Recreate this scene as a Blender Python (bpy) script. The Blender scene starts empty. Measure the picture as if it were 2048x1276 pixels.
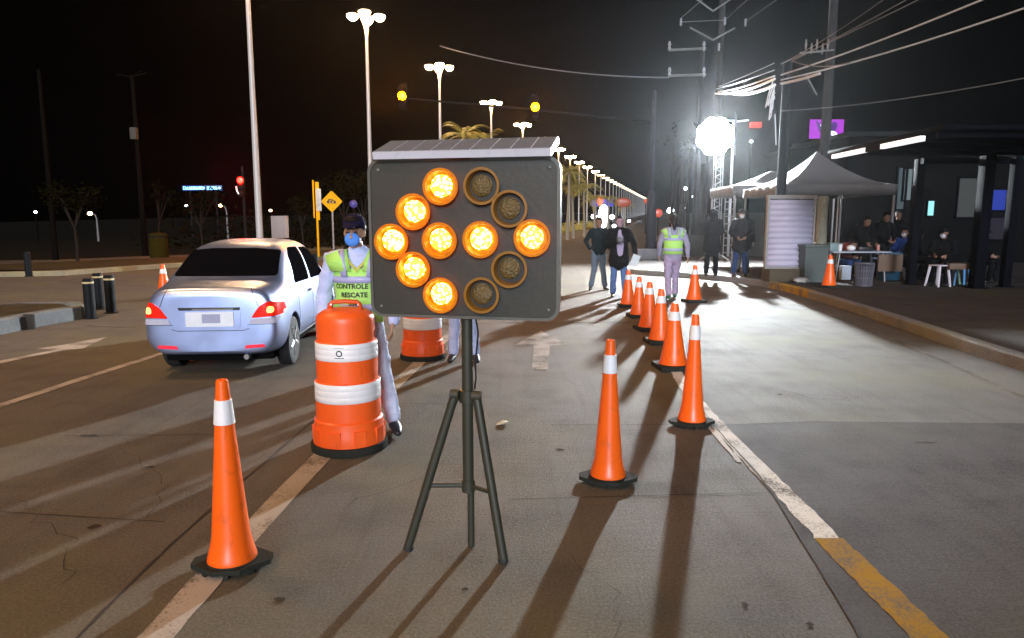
import bpy, bmesh, math, random
from mathutils import Vector, Matrix, Euler
from mathutils.bvhtree import BVHTree
R = math.radians
SC = bpy.context.scene
COL = SC.collection
random.seed(7)

# ------------------------------------------------------------------ camera, world, light, exposure
FPX, CX, CY, CAMH, PITCH = 1370.0, 1024.0, 638.0, 1.6, 7.98
cam_d = bpy.data.cameras.new("camera"); cam = bpy.data.objects.new("camera", cam_d); COL.objects.link(cam)
cam_d.sensor_width = 36.0; cam_d.lens = 36.0 * FPX / 2048.0
cam.location = (0, 0, CAMH); cam.rotation_euler = (R(90 - PITCH), 0, 0)
cam_d.clip_start = 0.05; cam_d.clip_end = 3000
SC.camera = cam
W = bpy.data.worlds.new("World"); SC.world = W; W.use_nodes = True
wn = W.node_tree.nodes; wl = W.node_tree.links
bg = wn["Background"]; sky = wn.new("ShaderNodeTexSky"); sky.sky_type = 'NISHITA'; sky.sun_disc = False
sky.sun_elevation = R(-5.0); sky.sun_rotation = R(200)
sky.air_density = 2.0; sky.dust_density = 4.0
wl.new(sky.outputs[0], bg.inputs[0]); bg.inputs[1].default_value = 0.06
sun_d = bpy.data.lights.new("moon", 'SUN'); sun = bpy.data.objects.new("moon", sun_d); COL.objects.link(sun)  # sun lamp added as frontal fill from behind the camera, not moonlight
sun_d.energy = 3.3; sun_d.angle = R(18); sun_d.color = (0.82, 0.88, 1.0)
sun.rotation_euler = (R(77), 0, R(0)); sun.location = (-6, -12, 20)
SC.view_settings.view_transform = 'Standard'; SC.view_settings.look = 'None'
SC.view_settings.exposure = 0.0; SC.view_settings.gamma = 1.0
SC.render.engine = 'CYCLES'
cy = SC.cycles
cy.use_denoising = True; cy.sample_clamp_indirect = 4.0; cy.sample_clamp_direct = 0.0
cy.max_bounces = 6; cy.volume_bounces = 0; cy.transparent_max_bounces = 12
cy.caustics_reflective = False; cy.caustics_refractive = False
cy.use_light_tree = True
LAMP_L, FLOOD_L = 265.0, 3500.0      # radiance of the street lamp lenses and of the flood lamps

_f = Vector((0, math.cos(R(PITCH)), -math.sin(R(PITCH)))); _u = Vector((0, math.sin(R(PITCH)), math.cos(R(PITCH))))
def ray(px, py): return _f * FPX + Vector((1, 0, 0)) * (px - CX) + _u * (CY - py)
def G(px, py, z=0.0):
    d = ray(px, py); t = (z - CAMH) / d.z
    return Vector((d.x * t, d.y * t, z))
def P(px, py, Y):
    d = ray(px, py); t = Y / d.y
    return Vector((d.x * t, Y, CAMH + d.z * t))
def rise(Y):
    t = max(0.0, Y - 95.0)
    return 0.02 * t * t / (t + 40.0)

# ------------------------------------------------------------------ materials
_mats = {}
def pm(name, col, rough=0.6, metal=0.0, var=0.12, scale=9.0, bump=0.0, bscale=60.0, emit=None, es=0.0, spec=0.5, sample=True, trans=0.0, scuff=0.0):
    if name in _mats: return _mats[name]
    m = bpy.data.materials.new(name); m.use_nodes = True; _mats[name] = m
    n, l = m.node_tree.nodes, m.node_tree.links
    b = n["Principled BSDF"]
    b.inputs["Roughness"].default_value = rough; b.inputs["Metallic"].default_value = metal
    b.inputs["Specular IOR Level"].default_value = spec
    tc = n.new("ShaderNodeTexCoord"); no = n.new("ShaderNodeTexNoise")
    no.inputs["Scale"].default_value = scale; no.inputs["Detail"].default_value = 5
    l.new(tc.outputs["Object"], no.inputs["Vector"])
    mx = n.new("ShaderNodeMix"); mx.data_type = 'RGBA'
    mx.inputs[6].default_value = (*[min(1, c * (1 - var)) for c in col], 1); mx.inputs[7].default_value = (*[min(1, c * (1 + var)) for c in col], 1)
    l.new(no.outputs["Fac"], mx.inputs[0]); l.new(mx.outputs[2], b.inputs["Base Color"])
    if scuff:      # rubbed-on grime with a shape of its own
        sm = n.new("ShaderNodeMapping"); sm.inputs["Scale"].default_value = (1.0, 1.0, 0.45); l.new(tc.outputs["Object"], sm.inputs["Vector"])
        s1 = n.new("ShaderNodeTexNoise"); s1.inputs["Scale"].default_value = 16; s1.inputs["Detail"].default_value = 8; s1.inputs["Roughness"].default_value = 0.72; s1.inputs["Distortion"].default_value = 0.6
        l.new(sm.outputs[0], s1.inputs["Vector"])
        sr = n.new("ShaderNodeMapRange"); sr.inputs[1].default_value = 0.56; sr.inputs[2].default_value = 0.74; sr.inputs[4].default_value = scuff; l.new(s1.outputs["Fac"], sr.inputs[0])
        s2 = n.new("ShaderNodeMix"); s2.data_type = 'RGBA'; s2.inputs[7].default_value = (col[0] * 0.30 + 0.02, col[1] * 0.35 + 0.02, col[2] * 0.4 + 0.014, 1)
        l.new(sr.outputs[0], s2.inputs[0]); l.new(mx.outputs[2], s2.inputs[6]); l.new(s2.outputs[2], b.inputs["Base Color"])
    mr = n.new("ShaderNodeMapRange"); mr.inputs[3].default_value = max(0.03, rough - 0.1); mr.inputs[4].default_value = min(1, rough + 0.1)
    l.new(no.outputs["Fac"], mr.inputs[0]); l.new(mr.outputs[0], b.inputs["Roughness"])
    if bump:
        n2 = n.new("ShaderNodeTexNoise"); n2.inputs["Scale"].default_value = bscale; n2.inputs["Detail"].default_value = 6
        l.new(tc.outputs["Object"], n2.inputs["Vector"])
        bp = n.new("ShaderNodeBump"); bp.inputs["Strength"].default_value = bump; bp.inputs["Distance"].default_value = 0.02
        l.new(n2.outputs["Fac"], bp.inputs["Height"]); l.new(bp.outputs[0], b.inputs["Normal"])
    if emit is not None:
        b.inputs["Emission Color"].default_value = (*emit, 1); b.inputs["Emission Strength"].default_value = es
        if not sample:
            m.cycles.emission_sampling = 'NONE'
    if trans: b.inputs["Transmission Weight"].default_value = trans
    return m

def ground_mat(name, col, col2, rough, stain=0.5, grain=0.55):
    m = bpy.data.materials.new(name); m.use_nodes = True
    n, l = m.node_tree.nodes, m.node_tree.links
    b = n["Principled BSDF"]; tc = n.new("ShaderNodeTexCoord"); b.inputs["Specular IOR Level"].default_value = 0.10
    def noise(s, d=6, vec=None, r=0.55):
        x = n.new("ShaderNodeTexNoise"); x.inputs["Scale"].default_value = s; x.inputs["Detail"].default_value = d; x.inputs["Roughness"].default_value = r
        l.new(vec or tc.outputs["Object"], x.inputs["Vector"]); return x
    big = noise(0.35, 5); mid = noise(2.2, 6); fine = noise(70, 5, r=0.8)
    mp = n.new("ShaderNodeMapping"); mp.inputs["Scale"].default_value = (9.0, 0.35, 1); l.new(tc.outputs["Object"], mp.inputs["Vector"])
    streak = noise(1.0, 5, mp.outputs[0])
    mp2 = n.new("ShaderNodeMapping"); mp2.inputs["Scale"].default_value = (1.2, 14.0, 1); l.new(tc.outputs["Object"], mp2.inputs["Vector"])
    broom = noise(1.6, 6, mp2.outputs[0])
    def ramp(src, a, c):
        r = n.new("ShaderNodeMapRange"); r.inputs[1].default_value = a; r.inputs[2].default_value = c; l.new(src, r.inputs[0]); return r.outputs[0]
    def mix(fac, A, Bc, mode='MIX'):
        x = n.new("ShaderNodeMix"); x.data_type = 'RGBA'; x.blend_type = mode
        if isinstance(fac, float): x.inputs[0].default_value = fac
        else: l.new(fac, x.inputs[0])
        for i, v in ((6, A), (7, Bc)):
            if isinstance(v, tuple): x.inputs[i].default_value = (*v, 1)
            else: l.new(v, x.inputs[i])
        return x.outputs[2]
    c = mix(ramp(big.outputs["Fac"], 0.35, 0.68), col, col2)
    c = mix(ramp(mid.outputs["Fac"], 0.46, 0.68), c, tuple(v * (stain + .12) for v in col))
    st = n.new("ShaderNodeMath"); st.operation = 'MULTIPLY'; st.inputs[1].default_value = 0.6; l.new(ramp(streak.outputs["Fac"], 0.5, 0.75), st.inputs[0])
    c = mix(st.outputs[0], c, tuple(v * 0.6 for v in col2))
    mp3 = n.new("ShaderNodeMapping"); mp3.inputs["Location"].default_value = (31, 17, 5); l.new(tc.outputs["Object"], mp3.inputs["Vector"])
    tone = noise(0.55, 4, mp3.outputs[0])
    tm = n.new("ShaderNodeMath"); tm.operation = 'MULTIPLY'; tm.inputs[1].default_value = 0.75; l.new(ramp(tone.outputs["Fac"], 0.48, 0.66), tm.inputs[0])
    c = mix(tm.outputs[0], c, (col[0] * 1.12, col[1] * 1.12, col[2] * 0.66))
    g = n.new("ShaderNodeMath"); g.operation = 'MULTIPLY'; g.inputs[1].default_value = grain; l.new(ramp(fine.outputs["Fac"], 0.42, 0.62), g.inputs[0])
    c = mix(g.outputs[0], c, tuple(v * 1.75 for v in col))
    l.new(c, b.inputs["Base Color"])
    rr = n.new("ShaderNodeMapRange"); rr.inputs[3].default_value = rough - 0.14; rr.inputs[4].default_value = rough + 0.12
    l.new(mid.outputs["Fac"], rr.inputs[0]); l.new(rr.outputs[0], b.inputs["Roughness"])
    bp = n.new("ShaderNodeBump"); bp.inputs["Strength"].default_value = 0.7; bp.inputs["Distance"].default_value = 0.014
    bm_ = n.new("ShaderNodeMath"); bm_.operation = 'MULTIPLY'; bm_.inputs[1].default_value = 0.45; l.new(broom.outputs["Fac"], bm_.inputs[0])
    ad = n.new("ShaderNodeMath"); ad.operation = 'ADD'; l.new(fine.outputs["Fac"], ad.inputs[0]); l.new(bm_.outputs[0], ad.inputs[1])
    l.new(ad.outputs[0], bp.inputs["Height"]); l.new(bp.outputs[0], b.inputs["Normal"])
    return m

def paint_mat(name, col, wear=0.5, base=(0.10, 0.085, 0.07)):
    """road paint worn through to the concrete below"""
    m = bpy.data.materials.new(name); m.use_nodes = True
    n, l = m.node_tree.nodes, m.node_tree.links
    b = n["Principled BSDF"]; tc = n.new("ShaderNodeTexCoord")
    x = n.new("ShaderNodeTexNoise"); x.inputs["Scale"].default_value = 75; x.inputs["Detail"].default_value = 6; x.inputs["Roughness"].default_value = 0.7
    l.new(tc.outputs["Object"], x.inputs["Vector"])
    x2 = n.new("ShaderNodeTexNoise"); x2.inputs["Scale"].default_value = 3.5; x2.inputs["Detail"].default_value = 4; l.new(tc.outputs["Object"], x2.inputs["Vector"])
    am = n.new("ShaderNodeMath"); am.operation = 'MULTIPLY_ADD'; am.inputs[1].default_value = 0.9; l.new(x2.outputs["Fac"], am.inputs[0]); l.new(x.outputs["Fac"], am.inputs[2])
    r = n.new("ShaderNodeMapRange"); r.inputs[1].default_value = 1.08 - wear * 0.42; r.inputs[2].default_value = 1.26 - wear * 0.30
    l.new(am.outputs[0], r.inputs[0])
    mx = n.new("ShaderNodeMix"); mx.data_type = 'RGBA'; mx.inputs[6].default_value = (*col, 1); mx.inputs[7].default_value = (*base, 1)
    l.new(r.outputs[0], mx.inputs[0]); l.new(mx.outputs[2], b.inputs["Base Color"]); b.inputs["Roughness"].default_value = 0.9; b.inputs["Specular IOR Level"].default_value = 0.04
    return m

# ------------------------------------------------------------------ mesh builder
class MB:
    def __init__(s): s.bm = bmesh.new()
    def _new(s, verts, faces, M=None):
        vs = [s.bm.verts.new(M @ Vector(v) if M else Vector(v)) for v in verts]
        for f in faces:
            try: s.bm.faces.new([vs[i] for i in f])
            except ValueError: pass
        return s
    def box(s, c, d, rot=(0, 0, 0), taper=1.0):
        x, y, z = d[0] / 2, d[1] / 2, d[2] / 2; t = taper
        v = [(-x, -y, -z), (x, -y, -z), (x, y, -z), (-x, y, -z), (-x * t, -y * t, z), (x * t, -y * t, z), (x * t, y * t, z), (-x * t, y * t, z)]
        f = [(0, 3, 2, 1), (4, 5, 6, 7), (0, 1, 5, 4), (1, 2, 6, 5), (2, 3, 7, 6), (3, 0, 4, 7)]
        return s._new(v, f, Matrix.Translation(c) @ Euler(rot).to_matrix().to_4x4())
    def bbox(s, c, d, b=0.01, rot=(0, 0, 0)):
        """box with chamfered edges"""
        t = bmesh.new(); bmesh.ops.create_cube(t, size=1.0)
        bmesh.ops.scale(t, vec=d, verts=t.verts)
        bmesh.ops.bevel(t, geom=t.edges[:], offset=b, segments=2, profile=0.6, affect='EDGES')
        M = Matrix.Translation(c) @ Euler(rot).to_matrix().to_4x4()
        bmesh.ops.transform(t, matrix=M, verts=t.verts); s.join(t); return s
    def join(s, t):
        mp = {v: s.bm.verts.new(v.co) for v in t.verts}
        for f in t.faces:
            try: s.bm.faces.new([mp[v] for v in f.verts])
            except ValueError: pass
        t.free()
    def lathe(s, prof, n=24, c=(0, 0, 0), M=None):
        """prof: (radius, z); closed with caps"""
        rings = []
        MM = Matrix.Translation(c) if M is None else M
        for r, z in prof:
            rings.append([s.bm.verts.new(MM @ Vector((r * math.cos(2 * math.pi * k / n), r * math.sin(2 * math.pi * k / n), z))) for k in range(n)])
        for a, b in zip(rings, rings[1:]):
            for k in range(n): s.bm.faces.new((a[k], a[(k + 1) % n], b[(k + 1) % n], b[k]))
        for rg, fl in ((rings[0], True), (rings[-1], False)):
            s.bm.faces.new(rg[::-1] if fl else rg)
        return s
    def tube(s, pts, rad, n=10, caps=True, ref=None, ry=None, round_=False):
        """swept (elliptic) tube; rad float or list; ry second radius list"""
        pts = [Vector(p) for p in pts]; k = len(pts)
        rx = [rad] * k if not isinstance(rad, (list, tuple)) else list(rad)
        rr = rx if ry is None else ([ry] * k if not isinstance(ry, (list, tuple)) else list(ry))
        tan = []
        for i in range(k):
            a = pts[max(0, i - 1)]; b = pts[min(k - 1, i + 1)]; d = (b - a)
            tan.append(d.normalized() if d.length > 1e-9 else Vector((0, 0, 1)))
        if round_:   # rounded ends
            np, nx, ny, nt = [], [], [], []
            for a in (80, 50, 25):
                np.append(pts[0] - tan[0] * rx[0] * math.sin(R(a)) * 0.9); nx.append(rx[0] * math.cos(R(a))); ny.append(rr[0] * math.cos(R(a))); nt.append(tan[0])
            np += pts; nx += rx; ny += rr; nt += tan
            for a in (25, 50, 80):
                np.append(pts[-1] + tan[-1] * rx[-1] * math.sin(R(a)) * 0.9); nx.append(rx[-1] * math.cos(R(a))); ny.append(rr[-1] * math.cos(R(a))); nt.append(tan[-1])
            pts, rx, rr, tan = np, nx, ny, nt
        X = Vector(ref) if ref else None
        rings = []; prev = None
        for p, t, a, b in zip(pts, tan, rx, rr):
            if X is not None: u = (X - t * X.dot(t))
            elif prev is not None: u = prev - t * prev.dot(t)
            else: u = t.orthogonal()
            if u.length < 1e-6: u = t.orthogonal()
            u.normalize(); w = t.cross(u); prev = u
            rings.append([s.bm.verts.new(p + u * a * math.cos(2 * math.pi * j / n) + w * b * math.sin(2 * math.pi * j / n)) for j in range(n)])
        for a, b in zip(rings, rings[1:]):
            for j in range(n): s.bm.faces.new((a[j], a[(j + 1) % n], b[(j + 1) % n], b[j]))
        if caps:
            s.bm.faces.new(rings[0][::-1]); s.bm.faces.new(rings[-1])
        return s
    def prism(s, poly, z0, z1, M=None):
        n = len(poly)
        v = [(x, y, z0) for x, y in poly] + [(x, y, z1) for x, y in poly]
        f = [tuple(range(n))[::-1], tuple(range(n, 2 * n))] + [(i, (i + 1) % n, n + (i + 1) % n, n + i) for i in range(n)]
        return s._new(v, f, M)
    def ell(s, c, r, rot=(0, 0, 0), seg=16, rings=10):
        t = bmesh.new(); bmesh.ops.create_uvsphere(t, u_segments=seg, v_segments=rings, radius=1.0)
        bmesh.ops.scale(t, vec=r, verts=t.verts)
        bmesh.ops.transform(t, matrix=Matrix.Translation(c) @ Euler(rot).to_matrix().to_4x4(), verts=t.verts)
        s.join(t); return s
    def poly(s, pts): return s._new([tuple(p) for p in pts], [tuple(range(len(pts)))])
    def grid(s, rows):
        vs = [[s.bm.verts.new(Vector(p)) for p in r] for r in rows]
        for a, b in zip(vs, vs[1:]):
            for i in range(len(a) - 1): s.bm.faces.new((a[i], a[i + 1], b[i + 1], b[i]))
        return s
    def build(s, name, mat, parent=None, loc=None, smooth=True, angle=35, recalc=True):
        if recalc: bmesh.ops.recalc_face_normals(s.bm, faces=s.bm.faces[:])
        me = bpy.data.meshes.new(name); s.bm.to_mesh(me); s.bm.free()
        o = bpy.data.objects.new(name, me); COL.objects.link(o)
        me.materials.append(mat)
        if smooth:
            me.shade_smooth()
            try: me.set_sharp_from_angle(angle=R(angle))
            except Exception: pass
        if parent: o.parent = parent
        if loc is not None: o.location = loc
        return o

def thing(name, label, cat, loc=(0, 0, 0), rz=0.0, group=None):
    o = bpy.data.objects.new(name, None); COL.objects.link(o); o.empty_display_size = 0.2
    o.location = loc; o.rotation_euler = (0, 0, rz); o["label"] = label; o["category"] = cat
    if group: o["group"] = group
    return o
def tag(o, label, cat, group=None, kind=None):
    o["label"] = label; o["category"] = cat
    if group: o["group"] = group
    if kind: o["kind"] = kind
    return o
def struct(o): o["kind"] = "structure"; return o
def dup(root, loc, rz=0.0, label=None, group=None, scale=None):
    r = root.copy(); COL.objects.link(r); r.location = loc; r.rotation_euler = (0, 0, rz)
    if label: r["label"] = label
    if group: r["group"] = group
    if scale: r.scale = (scale,) * 3
    for ch in list(root.children):
        c = ch.copy(); COL.objects.link(c); c.parent = r
        for g in list(ch.children):
            d = g.copy(); COL.objects.link(d); d.parent = c
    return r
def evaluated(o):
    dg = bpy.context.evaluated_depsgraph_get(); dg.update()
    return bpy.data.meshes.new_from_object(o.evaluated_get(dg))
def lerp(a, b, t): return a + (b - a) * t
def catenary(a, b, sag, n=24):
    a, b = Vector(a), Vector(b)
    return [a.lerp(b, i / n) - Vector((0, 0, sag * 4 * (i / n) * (1 - i / n))) for i in range(n + 1)]
# ------------------------------------------------------------------ the ground, roads, pavements, markings
CONC = ground_mat("road_concrete", (0.112, 0.100, 0.088), (0.086, 0.072, 0.060), 0.80)
SIDE = ground_mat("sidewalk_concrete", (0.060, 0.054, 0.053), (0.044, 0.040, 0.039), 0.78)
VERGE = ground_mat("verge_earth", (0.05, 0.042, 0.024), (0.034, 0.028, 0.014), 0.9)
KERB = ground_mat("kerb_concrete", (0.19, 0.195, 0.205), (0.135, 0.135, 0.14), 0.8)
KERB_L = ground_mat("kerb_grey", (0.16, 0.165, 0.17), (0.115, 0.12, 0.125), 0.8)

def sheet(name, mat, xs, ys, dz=0.0, xf=None):
    b = MB()
    b.grid([[((xf(y) if xf else 0) + x, y, rise(y) + dz) for x in xs] for y in ys])
    o = b.build(name, mat, smooth=True)
    if o.data.polygons[0].normal.z < 0: o.data.flip_normals()
    return struct(o)
YS = [-60, -20, 0, 10, 20, 40, 60, 80, 95] + [95 + 12 * i for i in range(1, 56)]
sheet("road", CONC, [-160, -60, -20, 0, 20, 60, 160, 300], YS)

def median_x(Y): return -7.5 + 0.222 * (Y - 37)
def offset_line(pts, w):
    """pts shifted to their left side by w (2D)"""
    out = []
    for i, p in enumerate(pts):
        a = pts[max(0, i - 1)]; b = pts[min(len(pts) - 1, i + 1)]
        d = Vector((b[0] - a[0], b[1] - a[1])).normalized()
        out.append((p[0] - d.y * w, p[1] + d.x * w))
    return out
def smooth_line(pts, n=6):
    out = []
    for i in range(len(pts) - 1):
        p0, p1, p2, p3 = [Vector(pts[max(0, min(len(pts) - 1, j))][:2]) for j in (i - 1, i, i + 1, i + 2)]
        for k in range(n):
            t = k / n
            out.append(tuple(0.5 * ((2 * p1) + (p2 - p0) * t + (2 * p0 - 5 * p1 + 4 * p2 - p3) * t * t + (3 * p1 - p0 - 3 * p2 + p3) * t ** 3)))
    out.append(tuple(pts[-1][:2])); return out
def ribbon(name, mat, pts, w, z, jit=0.0, seed=1, ends=True):
    rn = random.Random(seed)
    L = offset_line(pts, w / 2); Rr = offset_line(pts, -w / 2)
    rows = [[(a[0] + rn.uniform(-jit, jit), a[1], z + rise(a[1])), (c[0] + rn.uniform(-jit, jit), c[1], z + rise(c[1]))] for a, c in zip(L, Rr)]
    b = MB(); b.grid(rows); o = b.build(name, mat, smooth=False)
    if o.data.polygons[0].normal.z < 0: o.data.flip_normals()
    return struct(o)
def kerb_strip(name, mat, pts, w, z1, seg=None):
    """raised kerb: pts is the face on the road side; w goes to the left of the direction of travel"""
    b = MB(); inn = offset_line(pts, w)
    rows = []
    for p, q in zip(pts, inn):
        h = rise(p[1])
        e = Vector((q[0] - p[0], q[1] - p[1])) * 0.12
        rows.append([(p[0], p[1], h - 0.02), (p[0] + e.x * 0.5, p[1] + e.y * 0.5, h + z1 - 0.02), (p[0] + e.x * 1.6, p[1] + e.y * 1.6, h + z1), (q[0], q[1], h + z1), (q[0], q[1], h - 0.02)])
    b.grid(rows)
    o = b.build(name, mat, smooth=False); return struct(o)
def flat_poly(name, mat, pts, z):
    b = MB(); b.poly([(x, y, z) for x, y in pts]); bmesh.ops.triangulate(b.bm, faces=b.bm.faces[:])
    o = b.build(name, mat, smooth=False, recalc=False)
    if sum(p.normal.z for p in o.data.polygons) < 0: o.data.flip_normals()
    return struct(o)
def gp(*px, z=0.0): return [tuple(G(x, y, z)[:2]) for x, y in px]

# right pavement with its kerb curving round in front of the flood lamp
kr = smooth_line([(4.7, -30), (4.9, -8), (5.25, 3), (5.55, 7.3), (5.78, 9.2), (6.08, 11.6), (6.32, 14.2), (6.42, 16.2), (6.2, 18.0), (5.5, 19.5), (4.5, 20.7), (3.85, 21.6), (3.75, 23), (4.2, 26), (5.2, 30), (9.0, 45), (17, 80)], 5)
kerb_strip("kerb", KERB, kr[::-1], 0.17, 0.155)          # body lies to the right of travel -> reverse
ins = offset_line(kr[::-1], 0.165)
flat_poly("sidewalk", SIDE, ins + [(5.2, -30), (70, -30), (70, 80)], 0.15)
yl = [p for p in kr if 14.6 < p[1] < 17.2]
YEL = paint_mat("kerb_yellow_paint", (0.42, 0.28, 0.03), 0.55, (0.17, 0.145, 0.125))
b = MB(); inn = offset_line(yl[::-1], 0.172)
b.grid([[(p[0] - 0.004, p[1] - 0.001, 0.0), (p[0] - 0.004 + (q[0] - p[0]) * 0.06, p[1] + (q[1] - p[1]) * 0.06, 0.138), (p[0] + (q[0] - p[0]) * 0.19, p[1] + (q[1] - p[1]) * 0.19, 0.159), (q[0], q[1], 0.159)] for p, q in zip(yl[::-1], inn)])
struct(b.build("kerb_paint", YEL, smooth=False))

# left island that ends at the bollards
il = [(-7.05, -30), (-7.25, 2), (-7.38, 9.6), (-7.22, 11.4), (-7.35, 11.95), (-7.8, 12.1)]
kerb_strip("island_kerb", KERB_L, smooth_line(il, 4), 0.2, 0.22)
flat_poly("island", VERGE, [(-7.22, -30), (-7.44, 2), (-7.56, 9.6), (-7.42, 11.3), (-7.9, 11.9), (-8.6, 11.9), (-9.4, 10.8), (-9.4, -30)], 0.205)
kerb_strip("island_kerb", KERB_L, [(-7.8, 12.1), (-8.7, 12.05), (-9.5, 10.9), (-9.6, -30)], 0.2, 0.22)
# a lifted kerb edge with rubble and two gaps
KGAP = pm("kerb_gap", (0.03, 0.028, 0.025), 0.9)
for yy in (8.2, 9.15, 10.3):
    bb = MB(); bb.box((-7.33, yy, 0.115), (0.16, 0.03, 0.23)); struct(bb.build("kerb_joint", KGAP))

# median with the row of lamps, and the verge beyond it
mr_ = [(-15.5, 20.3), (-13.7, 21), (-12.2, 25), (-8.2, 30.5), (-5.6, 37), (median_x(60) + 2.0, 60), (median_x(95) + 2.0, 95)] + [(median_x(y) + 2.0, y) for y in range(110, 620, 30)]
ml_ = [(median_x(y) - 2.0, y) for y in range(590, 100, -30)] + [(median_x(60) - 2.0, 60), (-9.8, 37), (-14.5, 30), (-19, 25), (-17, 20.6)]
KERB_Y = ground_mat("kerb_pale", (0.27, 0.235, 0.16), (0.2, 0.17, 0.12), 0.8)
kerb_strip("median_kerb", KERB_Y, mr_, 0.22, 0.155)
mi = offset_line(mr_, 0.21)
b = MB(); Y_ = [21.4, 25, 30.5, 37, 60, 95] + list(range(110, 620, 30))
def xr_at(y):
    for (x0, y0), (x1, y1) in zip(mr_[1:], mr_[2:]):
        if y0 <= y <= y1: return lerp(x0, x1, (y - y0) / (y1 - y0)) - 0.2
    return median_x(y) + 1.8
b.grid([[(xr_at(y) - (4.4 if y > 30.6 else 5.5), y, rise(y) + 0.15), (xr_at(y), y, rise(y) + 0.15)] for y in Y_])
o = struct(b.build("median", VERGE, smooth=False)); 
if o.data.polygons[0].normal.z < 0: o.data.flip_normals()
DIRT = ground_mat("dark_earth", (0.014, 0.011, 0.007), (0.009, 0.008, 0.004), 0.9)  # earth coloured near black to stand in for the unlit far left
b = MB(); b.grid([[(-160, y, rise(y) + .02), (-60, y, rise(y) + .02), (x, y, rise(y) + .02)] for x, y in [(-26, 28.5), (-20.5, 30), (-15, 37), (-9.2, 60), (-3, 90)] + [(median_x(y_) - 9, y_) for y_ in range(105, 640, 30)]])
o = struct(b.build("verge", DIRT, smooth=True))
if o.data.polygons[0].normal.z < 0: o.data.flip_normals()

LANE_DIM = ground_mat("side_lane_asphalt", (0.062, 0.052, 0.050), (0.047, 0.040, 0.038), 0.84)  # slab made darker; light falling off to the right is put into this colour
flat_poly("side_lane", LANE_DIM, smooth_line(gp((1432, 850), (1445, 872), (1530, 968), (1620, 1108), (1720, 1276), (1790, 1400)), 6) + [(2.0, 1.5), (4.75, -8), (5.25, 2.9), (5.42, 5.3)] + gp((1640, 843)), 0.0025)
WHITE = paint_mat("road_paint_white", (0.38, 0.345, 0.31), 0.35)
WHITE_B = paint_mat("road_paint_bright", (0.66, 0.66, 0.64), 0.34, (0.12, 0.11, 0.10))
YELP = paint_mat("road_paint_yellow", (0.33, 0.18, 0.012), 0.42, (0.12, 0.105, 0.09))
FADE = paint_mat("road_paint_faded", (0.22, 0.19, 0.16), 0.75)
JOINT = pm("slab_joint_dark", (0.022, 0.018, 0.014), 0.95, var=0.4, scale=20)
ribbon("lane_line", WHITE, smooth_line(gp((205, 1395), (325, 1262), (470, 1098), (650, 908), (740, 818), (842, 722), (905, 664)), 5), 0.145, 0.005, 0.006)
ribbon("lane_line", WHITE, smooth_line(gp((-260, 897), (0, 812), (155, 761), (310, 712), (430, 672), (560, 628)), 5), 0.11, 0.005, 0.006)
ribbon("stop_line", FADE, smooth_line(gp((900, 644), (1060, 644), (1330, 646)), 6), 0.16, 0.005, 0.01)
ribbon("stop_line", FADE, smooth_line(gp((140, 651), (220, 652), (320, 655)), 6), 0.14, 0.005, 0.01)
rl = smooth_line(gp((1347, 735), (1372, 775), (1400, 812), (1436, 852), (1500, 920), (1580, 998), (1655, 1078)), 7)
ribbon("edge_line", WHITE_B, rl, 0.125, 0.005, 0.009, 3)
ribbon("edge_line", WHITE_B, smooth_line(gp((1400, 838), (1432, 870), (1470, 915), (1478, 925)), 4), 0.035, 0.005, 0.006, 4)
ribbon("edge_line", YELP, smooth_line(gp((1655, 1078), (1720, 1140), (1800, 1218), (1870, 1290), (1960, 1380)), 7), 0.15, 0.005, 0.006, 5)
ribbon("edge_line", FADE, smooth_line(gp((1560, 590), (1700, 645), (1850, 706), (2060, 800)), 6), 0.05, 0.005, 0.008)
ribbon("slab_joint", JOINT, smooth_line(gp((40, 1398), (155, 1276), (300, 1130), (420, 1020), (530, 925), (640, 830), (760, 726)), 6), 0.014, 0.004, 0.004, 6)
ribbon("slab_joint", JOINT, smooth_line(gp((1390, 800), (1445, 872), (1530, 968), (1620, 1108), (1720, 1276), (1790, 1400)), 6), 0.010, 0.0075, 0.004, 7)
for k, (a, c_) in enumerate((((655, 808), (925, 808)), ((1100, 851), (1420, 849)), ((1440, 851), (1640, 843)), ((1015, 1000), (1560, 985)), ((330, 1045), (-400, 1000)), ((900, 700), (1260, 700)), ((480, 870), (130, 872)))):
    ribbon("slab_joint", JOINT, smooth_line(gp(a, ((a[0] + c_[0]) / 2, (a[1] + c_[1]) / 2), c_), 8), 0.010, 0.0045, 0.004, 10 + k)
# arrows painted on the road
ARROW = paint_mat("road_paint_arrow", (0.36, 0.33, 0.30), 0.5)
flat_poly("lane_arrow", ARROW, gp((1063, 740), (1096, 740), (1100, 692), (1133, 689), (1082, 662), (1028, 691), (1068, 692)), 0.005)
flat_poly("lane_arrow", WHITE, gp((-60, 742), (0, 728), (130, 700), (165, 698), (215, 674), (128, 690), (75, 698), (110, 700), (0, 722), (-60, 735)), 0.005)

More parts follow.
